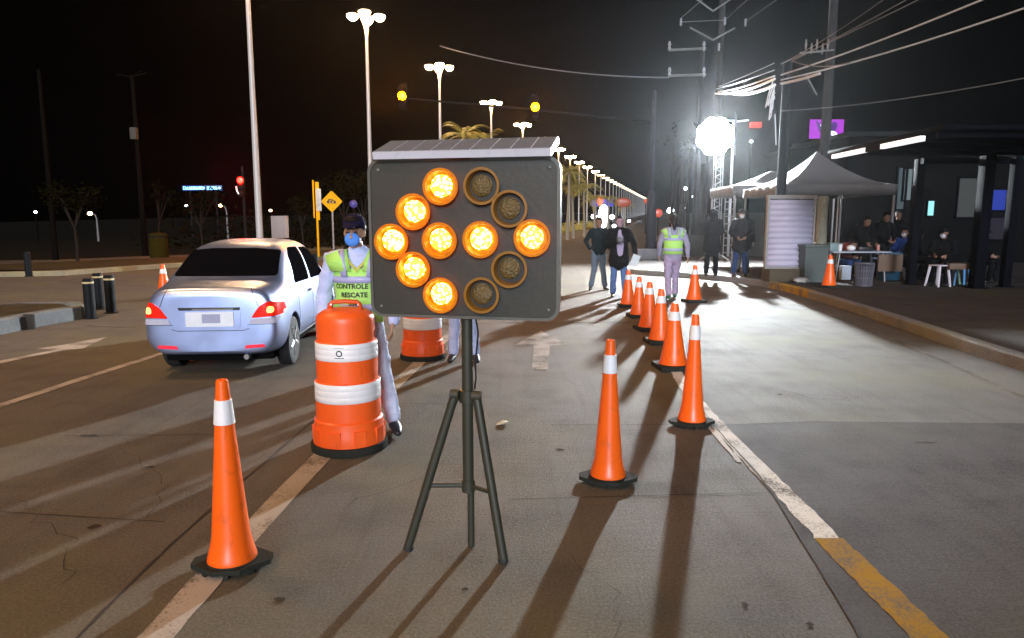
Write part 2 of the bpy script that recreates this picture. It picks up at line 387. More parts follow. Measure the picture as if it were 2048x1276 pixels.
# stains and litter
STAIN = pm("oil_stain", (0.045, 0.036, 0.028), 0.95, var=0.3, spec=0.05)
def blotch(px, py, r, sx, seed):
    rn = random.Random(seed); c = G(px, py)
    pts = [(c.x + math.cos(a) * r * sx * rn.uniform(.5, 1.1), c.y + math.sin(a) * r * rn.uniform(.5, 1.1)) for a in [2 * math.pi * i / 14 for i in range(14)]]
    o = flat_poly("oil_stain", STAIN, pts, 0.0042)
for k, (x, y, r, sx) in enumerate(((190, 1054, .035, 1), (505, 692, .3, .6), (300, 935, .02, 2), (180, 872, .03, 3), (1850, 886, .03, 4), (1560, 790, .03, 1), (1120, 900, .025, 1.5), (930, 1180, .02, 1), (1490, 1210, .02, 1), (1620, 1250, .018, 1), (560, 1200, .02, 1.4))):
    blotch(x, y, r, sx, k)
def crack(pts, seed, w=.006):
    rn = random.Random(seed); P2 = [Vector(p) for p in gp(*pts)]; out = []
    for a_, c_ in zip(P2, P2[1:]):
        for i in range(7): q_ = a_.lerp(c_, i / 7); out.append((q_.x + rn.uniform(-.035, .035), q_.y + rn.uniform(-.05, .05)))
    ribbon("crack", JOINT, out, w, 0.0048, 0.002, seed)
crack([(700, 1010), (830, 960), (905, 900)], 41, .004); crack([(1560, 780), (1640, 800), (1760, 790)], 42, .006); crack([(250, 900), (330, 965), (300, 1040)], 43, .004)
crack([(1700, 1000), (1780, 960), (1900, 985), (2050, 960)], 44, .004); crack([(1150, 1110), (1230, 1180), (1240, 1290)], 45, .003); crack([(30, 1000), (130, 1075), (150, 1180)], 46, .004); crack([(1130, 760), (1190, 780), (1250, 760)], 47, .007)
g = G(1005, 850)
b = MB(); b.grid([[(-.05, -.02, .002), (0, -.025, .016), (.05, -.01, .03)], [(-.045, .02, .006), (.005, .02, .03), (.06, .015, .02)], [(-.02, .04, .004), (.01, .05, .01), (.04, .045, .008)]])
lf = b.build("litter", pm("litter_pale", (0.6, 0.55, 0.42), 0.7), loc=(g.x, g.y, 0.006)); md = lf.modifiers.new("solid", 'SOLIDIFY'); md.thickness = 0.004
tag(lf, "pale crumpled scrap lying on the road beside the tripod sign", "litter")

# ------------------------------------------------------------------ street lamps in a row
GALV = pm("galvanised_pole", (0.52, 0.50, 0.48), 0.45, 0.1, 0.10, 4)
HOUS = pm("lamp_housing", (0.45, 0.45, 0.44), 0.4, 0.2)
LENS = pm("street_lamp_lens", (0.8, 0.8, 0.75), 0.3, emit=(1.0, 0.56, 0.235), es=LAMP_L)
LENS_FAR = pm("street_lamp_lens_far", (0.8, 0.8, 0.75), 0.3, emit=(1.0, 0.74, 0.42), es=6.0, sample=False)
LH = 12.0
def lamp_parts(root, lens, simple=False):
    b = MB(); b.lathe([(.19, 0), (.19, .02), (.14, .03), (.13, .5), (.115, 4), (.085, 9), (.072, LH - 1.1), (.085, LH - .9), (.13, LH - .6), (.24, LH - .22), (.27, LH - .1), (.2, LH - .02)], 10 if simple else 16)
    if not simple:
        for a in range(4):
            aa = R(45 + 90 * a); b.lathe([(.018, 0), (.018, .06)], 6, (.165 * math.cos(aa), .165 * math.sin(aa), .02))
    b.build("pole", GALV, root)
    for a in range(4):
        c = Vector((math.cos(R(90 * a)), math.sin(R(90 * a)), 0)) * 0.68
        h = MB(); h.ell((c.x, c.y, LH + .02), (.30, .30, .10), seg=12 if simple else 18, rings=6); h.tube([(c.x * .3, c.y * .3, LH - .06), (c.x * .75, c.y * .75, LH + .0)], .035, 6)
        hd = h.build("lamp_head", HOUS, root)
        l = MB(); l.lathe([(.01, -.26), (.13, -.24), (.22, -.17), (.28, -.07), (.29, 0.0)], 12 if simple else 18, (c.x, c.y, LH - .005)); l.build("lens", lens, hd)
ORD = ["", "second", "third", "fourth", "fifth", "sixth", "seventh", "eighth", "ninth", "tenth"]
LGRP = "street lamps in a row along the median"
Ys = [26.4, 37, 48.5, 62.5, 76, 88.5, 101, 113, 125, 138, 153]
near = thing("street_lamp", "nearest tall street lamp pole rising behind the silver car, its heads above the frame", "street lamp", (-9.65, 26.4, 0.15), 0.1, LGRP)
lamp_parts(near, LENS)
far_proto = None
labs = ["tall street lamp left of the amber signals, biggest lit cluster of heads in the row",
        "second biggest lit street lamp in the row, just right of the left amber signal",
        "lit street lamp between the two hanging amber signals, third biggest in the row",
        "lit street lamp just under and left of the right amber signal",
        "lit street lamp whose heads show just above the right part of the solar panel",
        "lit street lamp peeping past the right end of the solar panel",
        "lit street lamp first clear of the arrow board's right upper corner",
        "second lit street lamp clear of the arrow board's right edge, above the palms",
        "third lit street lamp clear of the arrow board, over the right of the palm crowns",
        "lit street lamp standing alone just before the lights merge into a streak"]
for i, Y in enumerate(Ys[1:]):
    dup(near, (median_x(Y), Y, rise(Y) + 0.15), 0.1 + 0.05 * i, labs[i], LGRP)
for k, (x, y) in enumerate(((-8.4, 7.2), (-8.2, -4.5), (-8.2, -17))):  # unseen lamps added beyond the frame for frontal light
    dup(near, (x, y, 0.2), 0.2 * k, ["street lamp on the left kerbed island before the bollards, outside the frame", "street lamp on the left kerbed island behind the viewpoint", "farthest back street lamp on the left island behind the viewpoint"][k], LGRP)
fr = None; Y = 166.0
while Y < 600:
    if fr is None:
        fr = thing("street_lamp", "tiny far street lamp merging into the bright streak of lamps at the road's end", "street lamp", (median_x(Y), Y, rise(Y)), 0.1, "far street lamps merging into a streak")
        lamp_parts(fr, LENS_FAR, True)
    else: dup(fr, (median_x(Y), Y, rise(Y)), 0.1)
    Y += 13.0

# small distant lamps, left and right
DOTW = pm("small_lamp_white", (0.9, 0.9, 0.9), 0.3, emit=(0.85, 0.93, 1.0), es=14, sample=False)
DOTY = pm("small_lamp_warm", (0.9, 0.85, 0.8), 0.3, emit=(1.0, 0.62, 0.30), es=16, sample=False)
DARKP = pm("dark_post", (0.014, 0.014, 0.0145), 0.8, spec=0.03)
POSTG = pm("grey_post", (0.16, 0.155, 0.15), 0.6); POSTD = pm("dim_post", (0.005, 0.0046, 0.004), 0.9, spec=0.0)  # POSTD is the grey post darkened in colour where little light reaches
def small_lamp(px, py, Y, mat, r, label, arm=0, base=None):
    p = P(px, py, Y); gz = (base if base is not None else rise(Y))
    t = thing("lamp_post", label, "lamp post", (p.x, p.y, gz)); h = p.z - gz
    b = MB()
    if arm: b.tube([(arm, 0, 0), (arm, 0, h * .55), (arm * .98, 0, h * .82), (arm * .8, 0, h * .95), (arm * .4, 0, h * 1.0), (0, 0, h + .04)], [.09, .08, .06, .05, .05, .05], 8)
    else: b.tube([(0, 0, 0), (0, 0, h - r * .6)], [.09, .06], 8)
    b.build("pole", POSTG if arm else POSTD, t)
    l = MB(); l.ell((0, 0, h), (r, r, r * .8), seg=12, rings=8); l.build("lamp_globe", mat, t)
small_lamp(71, 424, 60, DOTW, .13, "small white lamp far left, alone near the left edge of the frame")
small_lamp(180, 427, 60, DOTY, .2, "warm lamp on a curved arm post beside the thin forked tree", .55)
small_lamp(373, 411, 70, DOTW, .16, "small white lamp below the left end of the blue lit sign")
small_lamp(441, 411, 60, DOTY, .16, "warm lamp on a curved arm post below the right end of the blue sign", .5)
small_lamp(541, 421, 60, DOTY, .13, "small warm lamp just above the grey cabinet on a post")
small_lamp(402, 484, 75, DOTY, .12, "left one of two tiny warm lamps low above the car roof")
small_lamp(438, 484, 75, DOTY, .15, "right one of two tiny warm lamps low above the car roof")
for px, py, Y, r, la in ((1370, 377, 60, .17, "small white lamp between the thin trunks right of the mast pole"), (1388, 393, 70, .2, "flat white lamp just right of the lone lamp among the thin trunks"),
    (1502, 283, 50, .12, "tiny white lamp right of the flood lamp glare"), (1597, 299, 45, .12, "tiny white lamp left of the white tent peak"), (1681, 292, 45, .08, "tiny white lamp below the purple screen"),
    (1341, 421, 110, .55, "white glare low beside the mast pole, above the walking woman"), (1367, 416, 110, .3, "thin white light second from the mast pole above the walking woman"),
    (1188, 433, 120, .5, "white light left of the bright signal streak near the distant palms"), (1224, 434, 120, .45, "square white light under the red far glow beyond the two men"), (1228, 452, 130, .4, "round white light lower down beyond the two men"),
    (1258, 442, 130, .3, "round white light right of the men's heads, left of the mast pole")):
    small_lamp(px, py, Y, DOTW, r, la)
# ------------------------------------------------------------------ arrow board sign on its tripod
BOARD = pm("sign_board_grey", (0.030, 0.029, 0.020), 0.5, 0.0, 0.10, 6, 0.05, 40, scuff=0.4)
RIM = pm("sign_rim_grey", (0.11, 0.115, 0.10), 0.35, 0.1, 0.06)
TRI = pm("tripod_olive", (0.034, 0.036, 0.024), 0.5, 0.1, 0.12, 12)
SOLF = pm("solar_frame_white", (0.58, 0.60, 0.66), 0.3, 0.0, 0.04)
SOLC = pm("solar_cell_grey", (0.24, 0.26, 0.30), 0.18, 0.0, 0.08, 20)
HOODON = pm("lamp_hood_amber", (0.98, 0.42, 0.010), 0.35, 0.0, 0.05)
_n, _l = HOODON.node_tree.nodes, HOODON.node_tree.links
_t = _n.new("ShaderNodeBsdfTranslucent"); _t.inputs[0].default_value = (1.0, 0.20, 0.012, 1); _x = _n.new("ShaderNodeMixShader"); _x.inputs[0].default_value = 0.55
_l.new(_n["Principled BSDF"].outputs[0], _x.inputs[1]); _l.new(_t.outputs[0], _x.inputs[2]); _l.new(_x.outputs[0], _n["Material Output"].inputs[0])
HOODOFF = pm("lamp_hood_amber_off", (0.26, 0.115, 0.008), 0.35, 0.0, 0.05)  # darker copy of the amber; the missing lamp glow is put into colour
WELL = pm("lamp_well_dark", (0.016, 0.015, 0.011), 0.5)
LENSOFF = pm("lamp_lens_unlit", (0.13, 0.085, 0.025), 0.3, 0.0, 0.35, 60, 0.6, 90)
def led_mat(name, es):
    m = bpy.data.materials.new(name); m.use_nodes = True; n, l = m.node_tree.nodes, m.node_tree.links
    b = n["Principled BSDF"]; tc = n.new("ShaderNodeTexCoord"); v = n.new("ShaderNodeTexVoronoi"); v.inputs["Scale"].default_value = 62
    l.new(tc.outputs["Object"], v.inputs["Vector"])
    r = n.new("ShaderNodeValToRGB"); r.color_ramp.elements[0].position = 0.10; r.color_ramp.elements[0].color = (1.0, 0.72, 0.20, 1)
    r.color_ramp.elements[1].position = 0.55; r.color_ramp.elements[1].color = (0.10, 0.042, 0.001, 1)
    l.new(v.outputs["Distance"], r.inputs[0]); l.new(r.outputs[0], b.inputs["Emission Color"]); b.inputs["Emission Strength"].default_value = es
    b.inputs["Base Color"].default_value = (0.8, 0.5, 0.1, 1); return m
LED = led_mat("amber_led_lens", 32.0)
sg = G(937, 1094); YAW = R(-11.5)
sign = thing("arrow_board", "solar powered arrow board with amber lamps lit in a left pointing arrow, on a tripod", "arrow board", (sg.x, sg.y, 0), YAW)
dS = sg.y; mpp = dS / FPX
cz = P(931, 479, dS - .07).z; BW, BH = 0.905, 0.735
def rrect(w, h, r, n=6):
    pts = []
    for cx_, cy_, a0 in ((w / 2 - r, h / 2 - r, 0), (-w / 2 + r, h / 2 - r, 90), (-w / 2 + r, -h / 2 + r, 180), (w / 2 - r, -h / 2 + r, 270)):
        for k in range(n + 1):
            a = R(a0 + 90 * k / n); pts.append((cx_ + r * math.cos(a), cy_ + r * math.sin(a)))
    return pts
MF = Matrix.Translation((0, -0.06, cz)) @ Matrix.Rotation(R(90), 4, 'X')      # prism x,y -> board plane, z -> -Y (towards the camera)
b = MB(); b.prism(rrect(BW - .03, BH - .03, .045), -.035, 0.0, MF); bd = b.build("board", BOARD, sign)
rim = MB(); o_, i_ = rrect(BW, BH, .06), rrect(BW - .028, BH - .028, .048); nn = len(o_)
vs = [MF @ Vector((x, y, z)) for z in (-.045, .006) for x, y in o_] + [MF @ Vector((x, y, z)) for z in (-.045, .006) for x, y in i_]
fc = []
for k in range(nn):
    j = (k + 1) % nn
    fc += [(k, j, nn + j, nn + k), (2 * nn + k, 3 * nn + k, 3 * nn + j, 2 * nn + j), (nn + k, nn + j, 3 * nn + j, 3 * nn + k), (k, 2 * nn + k, 2 * nn + j, j)]
rim._new(vs, fc); rim.build("board_rim", RIM, sign)
lamps = [(886, 374, 1), (832, 424, 1), (789, 483, 1), (884, 481, 1), (965, 479, 1), (1067, 476, 1), (832, 538, 1), (886, 589, 1), (967, 373, 0), (1022, 418, 0), (1022, 538, 0), (967, 589, 0)]
sy, cyw = math.sin(YAW), math.cos(YAW)
for px, py, on in lamps:
    # intersect the pixel ray with the yawed board plane to find the place on the board
    d = ray(px, py); nrm = Vector((sy, -cyw, 0)); org = Vector((sg.x, sg.y, 0)) + nrm * 0.065
    t = nrm.dot(org - Vector((0, 0, CAMH))) / nrm.dot(d); w = Vector((0, 0, CAMH)) + d * t - Vector((sg.x, sg.y, 0))
    lx, lz = w.x * cyw + w.y * sy, w.z - cz
    rr = 0.083
    ML = MF @ Matrix.Translation((lx, lz, 0))
    h = MB()
    outer = [(rr, .046), (rr, .050)]; inner = [(rr * .86, .050), (rr * .82, .03), (rr * .77, 0.001)]
    rings = []
    for r_, z_ in outer + inner:
        rings.append([h.bm.verts.new(ML @ Vector((r_ * math.cos(2 * math.pi * k / 36), r_ * math.sin(2 * math.pi * k / 36), z_))) for k in range(36)])
    for a, c_ in zip(rings, rings[1:]):
        for k in range(36): h.bm.faces.new((a[k], a[(k + 1) % 36], c_[(k + 1) % 36], c_[k]))
    lamp = h.build("lamp", HOODON if on else HOODOFF, sign, recalc=True)
    lamp["label"] = "lit amber lamp in its round hood" if on else "unlit amber lamp in its round hood"
    wl_ = MB(); wl_.lathe([(rr * .76, .0025), (rr * .76, .004)], 30, M=ML); wl_.build("lamp_well", HOODON if on else WELL, lamp)
    le = MB(); le.lathe([(rr * .60, .004), (rr * .60, .012), (rr * .5, .019), (rr * .3, .024), (rr * .05, .026)], 28, M=ML @ Matrix.Translation((-.006, .004, 0)))
    le.build("lens", LED if on else LENSOFF, lamp)
b = MB()
for sx in (-1, 1):
    for sz in (-1, 1):
        b.lathe([(.008, 0), (.008, .004), (.004, .006)], 10, M=MF @ Matrix.Translation((sx * (BW / 2 - .05), sz * (BH / 2 - .05), 0)))
b.build("bolt", RIM, sign)
b = MB(); b.tube([(.03, .035, cz - .33), (.045, .05, cz - .45), (.034, .03, cz - .6), (.04, .02, .86), (.03, .03, .80)], .005, 6); b.build("cable", pm("cable_black", (.01, .01, .01), .6), sign)
# solar panel tilted on top
top = cz + BH / 2
TILT = 18.0; SW, SD = 0.82, 0.25
MS = Matrix.Translation((0.008, -0.115, top - .006)) @ Matrix.Rotation(R(TILT), 4, 'X')
b = MB(); b.box(tuple(MS @ Vector((0, SD / 2, .016))), (SW, SD, .032), (R(TILT), 0, 0)); sp = b.build("solar_panel", SOLF, sign)
for k in range(9):
    c_ = MB(); cw = SW / 9.0; c_.box(tuple(MS @ Vector((-SW / 2 + cw * (k + .5), SD / 2, .0335))), (cw - .009, SD - .02, .003), (R(TILT), 0, 0)); c_.build("solar_cell", SOLC, sp)
b = MB(); b.box((0, .03, top + .0), (.10, .05, .06)); b.box((0, -.03, top + .01), (.02, .06, .03)); b.build("panel_bracket", TRI, sign)
# mast and three legs
def spx(px, py, Yd=None):  # point in the sign's local frame from a pixel at depth
    p = P(px, py, Yd or dS); v = p - Vector((sg.x, sg.y, 0)); return Vector((v.x * cyw + v.y * sy, -v.x * sy + v.y * cyw, v.z))
b = MB(); b.tube([(0, 0.01, .30), (0, 0.01, cz + .1)], .0275, 18); b.tube([(.012, 0.01, .004), (.012, 0.01, .32)], .0175, 14); b.build("mast", TRI, sign)
b = MB(); b.bbox((0, -.004, cz), (.12, .03, .3), .006); b.build("mast_bracket", TRI, sign)
zt = P(930, 800, dS).z; zb = P(935, 972, dS).z
b = MB(); b.tube([(0, 0.01, zt - .01), (0, 0.01, zt + .05)], .042, 16); b.build("collar", TRI, sign); b = MB(); b.tube([(0, .01, zb - .03), (0, .01, zb + .03)], .033, 16); b.build("brace_collar", TRI, sign)
feet = [Vector((-.285, -.09, 0)), Vector((.205, -.12, 0))]
hubs = [Vector((-.055, -.02, zt + .03)), Vector((.055, -.03, zt + .03)), Vector((.01, .06, zt + .03))]
for f, h in zip(feet, hubs):
    b = MB(); b.tube([f + Vector((0, 0, .012)), h], .0225, 14); lg = b.build("leg", TRI, sign)
    b = MB(); mid = f.lerp(h, .42); b.tube([mid, Vector((0, .01, zb)) + (mid - Vector((0, 0, mid.z))).normalized() * .02], .011, 8); b.build("brace", TRI, lg)
    b = MB(); b.tube([f + Vector((0, 0, .001)), f.lerp(h, .03)], .0245, 12); b.build("rubber_foot", pm("rubber_black", (0.02, 0.02, 0.02), 0.8), lg)
    b = MB(); b.tube([h + Vector((-.02, 0, .0)), h + Vector((.02, 0, .0))], .027, 12); b.build("hinge", TRI, lg)

# ------------------------------------------------------------------ traffic cones
CONE = pm("cone_orange", (0.96, 0.130, 0.006), 0.36, 0.0, 0.06, 5, scuff=0.55)
COLL = pm("reflective_white", (0.82, 0.83, 0.84), 0.4, 0.0, 0.04, 30, scuff=0.30)
RUB = pm("cone_base_rubber", (0.026, 0.028, 0.023), 0.92, 0.0, 0.3, 30, 0.2, 120, spec=0.06)
def make_cone(label, loc, rz, group, tall=True, H=0.9):
    t = thing("traffic_cone", label, "traffic cone", loc, rz, group)
    if tall:
        r0, r1 = .101, .026
        rad = lambda z: lerp(r0 * .93, r1, (z - .05) / (H - .05))
        b = MB(); b.lathe([(.095, .034), (.108, .036), (.111, .046), (.109, .062), (.104, .080), (.097, .105), (rad(.16), .16), (rad(H * .5), H * .5), (rad(H - .03), H - .03), (rad(H - .01) * .98, H - .006), (rad(H) * .8, H), (rad(H) * .62, H), (rad(H) * .6, H - .05)], 40)
        b.build("cone_body", CONE, t)
        b = MB(); z0, z1 = H * .772, H * .898
        b.lathe([(rad(z0) + .001, z0), (rad(z0) + .004, z0 + .002), (rad(z1) + .004, z1 - .002), (rad(z1) + .001, z1)], 40); b.build("reflective_collar", COLL, t)
        b = MB()
        pts = [(.178, -.032), (.178, .032), (.062, .124), (-.062, .124), (-.178, .032), (-.178, -.032), (-.062, -.124), (.062, -.124)]
        b.prism(pts, .018, .042)
        b.lathe([(.116, .042), (.112, .048)], 28)
        for a in range(8):
            aa = R(45 * a); b.box((.132 * math.cos(aa) * 1.05, .115 * math.sin(aa), .012), (.024, .024, .024), (0, 0, aa))
        o = b.build("cone_base", RUB, t, angle=25)
    else:
        r0, r1 = .145, .036
        rad = lambda z: lerp(r0, r1, (z - .06) / (H - .06))
        b = MB(); b.lathe([(.15, .05), (.155, .06), (.147, .075), (rad(.2), .2), (rad(H * .5), H * .5), (rad(H - .03), H - .03), (rad(H) * .95, H - .005), (rad(H) * .7, H)], 30); b.build("cone_body", CONE, t)
        z0, z1 = H * .74, H * .87
        b = MB(); b.lathe([(rad(z0) + .001, z0), (rad(z0) + .004, z0 + .002), (rad(z1) + .004, z1 - .002), (rad(z1) + .001, z1)], 30); b.build("reflective_collar", COLL, t)
        b = MB(); b.bbox((0, 0, .03), (.38, .38, .056), .014)
        for sx in (-1, 1):
            for s2 in (-1, 1): b.box((sx * .15, s2 * .15, .006), (.06, .06, .012))
        b.build("cone_base", RUB, t)
    return t
NG, FG = "tall orange cones in the foreground", "orange cones in a receding line"
def at(px, py, z=0): v = G(px, py, z); return (v.x, v.y, z)
c0 = make_cone("tall orange cone at the left front, standing on the white lane line", at(466, 1133), R(8), NG)
dup(c0, at(1215.5, 963), R(-4), "tall orange cone right of the tripod, its long shadow towards the viewer", NG)
dup(c0, at(1383, 850), R(3), "tall orange cone on the white edge line, overlapping the nearest cone of the far row", NG)
c1 = make_cone("nearest short orange cone of the receding row, left of the tall cone on the line", at(1345.5, 737), R(6), FG, False, .735)
dup(c1, at(1319.5, 686), R(2), "second short orange cone from the front of the receding row", FG)
dup(c1, at(1297, 660), R(9), "third short orange cone from the front of the receding row", FG)
dup(c1, at(1276.5, 634), R(4), "fourth short orange cone from the front of the receding row", FG, .95)
dup(c1, at(1255.5, 613), R(0), "farthest short orange cone of the receding row, in front of the man with a camera", FG, .96)
dup(c1, at(1387.5, 604), R(12), "short orange cone standing alone right of the walking woman in the vest", FG, 1.04)
dup(c1, at(1657.5, 575, .15), R(20), "weathered orange cone on the dark pavement beside the folding table", "orange cones set apart")
dup(c1, at(330, 598), R(5), "orange cone half hidden behind the left side of the silver car", "orange cones set apart")
# ------------------------------------------------------------------ drums
DRUM = pm("drum_orange", (0.90, 0.115, 0.014), 0.42, 0.0, 0.06, 6, scuff=0.55)
DHAN = pm("drum_handle", (0.62, 0.08, 0.008), 0.4)
INK = pm("print_black", (0.03, 0.03, 0.03), 0.6)
def make_drum(label, loc, group):
    t = thing("traffic_drum", label, "traffic drum", loc, 0, group)
    z = lambda py: (893 - py) * 0.003545 + .02
    b = MB()
    b.lathe([(.20, .055), (.252, .06), (.254, .10), (.250, .14), (.243, .18), (.241, z(835)), (.228, z(832)), (.226, z(795)), (.226, z(757)), (.213, z(755)), (.213, z(712)), (.213, z(678)), (.204, z(676)), (.203, z(640)), (.203, z(631)), (.195, z(626)), (.15, z(617)), (.10, z(614)), (.02, z(613))], 56)
    for k in range(9):      # moulded facets at the foot
        a = R(40 * k + 20); b.box((.2435 * math.cos(a), .2435 * math.sin(a), .125), (.02, .085, .10), (0, 0, a))
    b.build("drum_body", DRUM, t)
    for (a, c_, r) in ((678, 712, .2165), (757, 795, .2295)):
        b = MB(); z0, z1 = z(c_), z(a); h = (z1 - z0) / 3
        b.lathe([(r - .004, z0), (r, z0 + .003), (r, z0 + h - .003), (r - .0012, z0 + h), (r, z0 + h + .003), (r, z0 + 2 * h - .003), (r - .0012, z0 + 2 * h), (r, z0 + 2 * h + .003), (r, z1 - .003), (r - .004, z1)], 56)
        bd_ = b.build("reflective_band", COLL, t, angle=60)
        if a == 678:
            lg = MB(); rr = r + .0015; zc = (z0 + z1) / 2
            def cp(u, v): ang = R(-90) + u / rr; return (rr * math.cos(ang), rr * math.sin(ang), zc + v)
            for k in range(24):
                a0, a1 = 2 * math.pi * k / 24, 2 * math.pi * (k + 1) / 24
                lg.poly([cp(.022 * math.cos(a0), .022 * math.sin(a0)), cp(.022 * math.cos(a1), .022 * math.sin(a1)), cp(.014 * math.cos(a1), .014 * math.sin(a1)), cp(.014 * math.cos(a0), .014 * math.sin(a0))])
            for (v, w, th) in ((.037, .034, .0022), (-.034, .031, .005)):
                lg.poly([cp(-w, v), cp(0, v), cp(w, v), cp(w, v + th), cp(0, v + th), cp(-w, v + th)])
            for s in (-1, 1): lg.poly([cp(s * .031, -.034), cp(s * .0285, -.034), cp(s * .0285, -.025), cp(s * .031, -.025)])
            lg.build("printed_mark", INK, bd_, smooth=False)
    b = MB(); b.lathe([(.245, 0.0), (.268, .004), (.272, .03), (.268, .058), (.24, .064)], 48); b.build("drum_base", RUB, t)
    b = MB(); zz = z(617)
    b.tube([(-.108, 0, zz - .012), (-.104, 0, zz + .035), (-.088, 0, zz + .052), (0, 0, zz + .058), (.088, 0, zz + .052), (.104, 0, zz + .035), (.108, 0, zz - .012)], [.026, .02, .016, .011, .016, .02, .026], 10, ry=.016)
    hd = b.build("handle", DHAN, t)
    b = MB()
    for s in (-1, 1): b.tube([(s * .096, -.017, zz + .036), (s * .096, .017, zz + .036)], .008, 10)
    b.build("bolt", COLL, hd)
    return t
d0 = make_drum("orange and white drum with handle in front of the vested person", at(700, 893), "orange drums with white bands")
g2 = at(846, 716); d1 = dup(d0, (g2[0], g2[1], 0), R(70), "orange drum half hidden below and behind the arrow board", "orange drums with white bands")
# ------------------------------------------------------------------ silver saloon car
CARP = pm("car_paint_silver", (0.38, 0.47, 0.74), 0.33, 0.84, 0.02, 3, spec=0.6)  # blue cast of the light is put into the silver paint
GLASS = pm("car_glass_dark", (0.004, 0.004, 0.005), 0.45, 0.0, 0.0, spec=0.0)
TYRE = pm("tyre_rubber", (0.008, 0.008, 0.009), 0.8, 0, 0.2, 20)
ALLOY = pm("alloy_rim", (0.42, 0.43, 0.45), 0.3, 0.7)
UNDER = pm("car_underside", (0.005, 0.005, 0.005), 0.9, spec=0.02)
TAILR = pm("tail_light_red", (0.60, 0.010, 0.005), 0.15, emit=(1.0, 0.03, 0.008), es=0.30)
TAILB = pm("tail_lamp_bulb", (1, 0.5, 0.2), 0.2, emit=(1.0, 0.36, 0.08), es=3.2)
TAILC = pm("tail_light_clear", (0.55, 0.56, 0.70), 0.1, 0.2)
TRIMB = pm("trim_black", (0.012, 0.012, 0.014), 0.35)
CHROME = pm("trim_chrome", (0.75, 0.78, 0.85), 0.12, 0.9)
PLATE = pm("plate_white", (0.70, 0.74, 0.80), 0.35)
PLATEG = pm("plate_blur_grey", (0.30, 0.32, 0.46), 0.45)
REFL = pm("reflector_red", (0.75, 0.03, 0.06), 0.2, emit=(1.0, 0.05, 0.08), es=0.22)  # glow added to the reflector in place of returned light
cl = G(484, 727); CARZ = R(5.0)
car = thing("car", "silver saloon car seen from behind with its tail lights lit", "car", (cl.x, cl.y - 0.78, 0), CARZ); car.scale = (.825, .93, .945)
# stations: y, zb, wb, wlow, zlow, wmid, zmid, wsh, zsh, wr, zr, zc   (rear at y = 0)
ST = [(0.03, .30, .52, .66, .40, .70, .58, .64, .80, .54, .90, .91),
      (0.05, .27, .62, .76, .38, .79, .56, .74, .80, .64, .955, .965),
      (0.08, .265, .64, .785, .38, .81, .56, .765, .80, .67, .985, 1.000),
      (0.17, .24, .68, .82, .37, .835, .56, .80, .81, .70, .992, 1.010),
      (0.30, .22, .70, .835, .36, .845, .56, .825, .83, .74, 1.00, 1.02),
      (0.48, .21, .70, .838, .35, .848, .56, .832, .86, .75, 1.03, 1.05),
      (0.62, .21, .70, .838, .35, .848, .56, .834, .88, .745, 1.07, 1.09),
      (1.04, .20, .70, .838, .34, .848, .56, .835, .90, .665, 1.37, 1.405),
      (1.28, .20, .70, .838, .34, .848, .56, .835, .91, .64, 1.435, 1.475),
      (1.90, .20, .70, .838, .34, .848, .56, .835, .91, .63, 1.46, 1.50),
      (2.40, .20, .70, .838, .34, .848, .56, .835, .90, .635, 1.445, 1.485),
      (2.70, .20, .70, .838, .34, .848, .56, .835, .89, .65, 1.39, 1.425),
      (3.30, .20, .70, .838, .35, .848, .56, .83, .86, .70, .98, 1.00),
      (3.60, .20, .70, .835, .36, .845, .56, .81, .82, .66, .91, .94),
      (4.00, .21, .68, .80, .37, .80, .55, .74, .74, .58, .80, .83),
      (4.18, .24, .60, .70, .38, .70, .52, .62, .66, .46, .70, .72),
      (4.24, .30, .48, .56, .40, .56, .50, .48, .60, .36, .63, .64)]
rows = []
for (y, zb, wb, wl2, zl, wm, zm, ws, zs, wr, zr, zc) in ST:
    half = [(0, zb), (wb * .6, zb), (wb, zb), (wl2, zl), (wm, zm), (ws, zs), (wr, zr), (wr * .55, lerp(zr, zc, .75)), (0, zc)]
    rows.append([(x, y, z) for x, z in half] + [(-x, y, z) for x, z in half[-2:0:-1]])
b = MB(); bm = b.bm
vs = [[bm.verts.new(Vector(p)) for p in r] for r in rows]; nv = len(rows[0])
for a, c_ in zip(vs, vs[1:]):
    for i in range(nv): bm.faces.new((a[i], a[(i + 1) % nv], c_[(i + 1) % nv], c_[i]))
for rg, y in ((vs[0], -.0), (vs[-1], 4.27)):
    # cap made of quads between the two halves
    for i in range(0, nv // 2):
        j0, j1 = (nv - i) % nv, (nv - i - 1) % nv
        f = [rg[i], rg[i + 1], rg[j1], rg[j0]]
        u = []
        for v in f:
            if v not in u: u.append(v)
        if len(u) >= 3: bm.faces.new(u)
crease = bm.edges.layers.float.new("crease_edge")
body = b.build("body", CARP, car)
md = body.modifiers.new("sub", 'SUBSURF'); md.levels = 3; md.render_levels = 3
cutters = []
WY = (0.78, 3.33); WR = 0.29
for wy in WY:
    cb = MB(); cb.tube([(-1.2, wy, WR), (1.2, wy, WR)], WR + .06, 40); co = cb.build("wheel_arch_cut", UNDER, car, smooth=False); cutters.append(co)
    bo = body.modifiers.new("cut", 'BOOLEAN'); bo.operation = 'DIFFERENCE'; bo.object = co; bo.solver = 'EXACT'
nm = evaluated(body); body.modifiers.clear(); body.data = nm
for co in cutters: bpy.data.objects.remove(co, do_unlink=True)
if len(nm.materials) == 0: nm.materials.append(CARP)
nm.shade_smooth(); nm.set_sharp_from_angle(angle=R(40))
bmb = bmesh.new(); bmb.from_mesh(nm); bvh = BVHTree.FromBMesh(bmb); bmb.free()
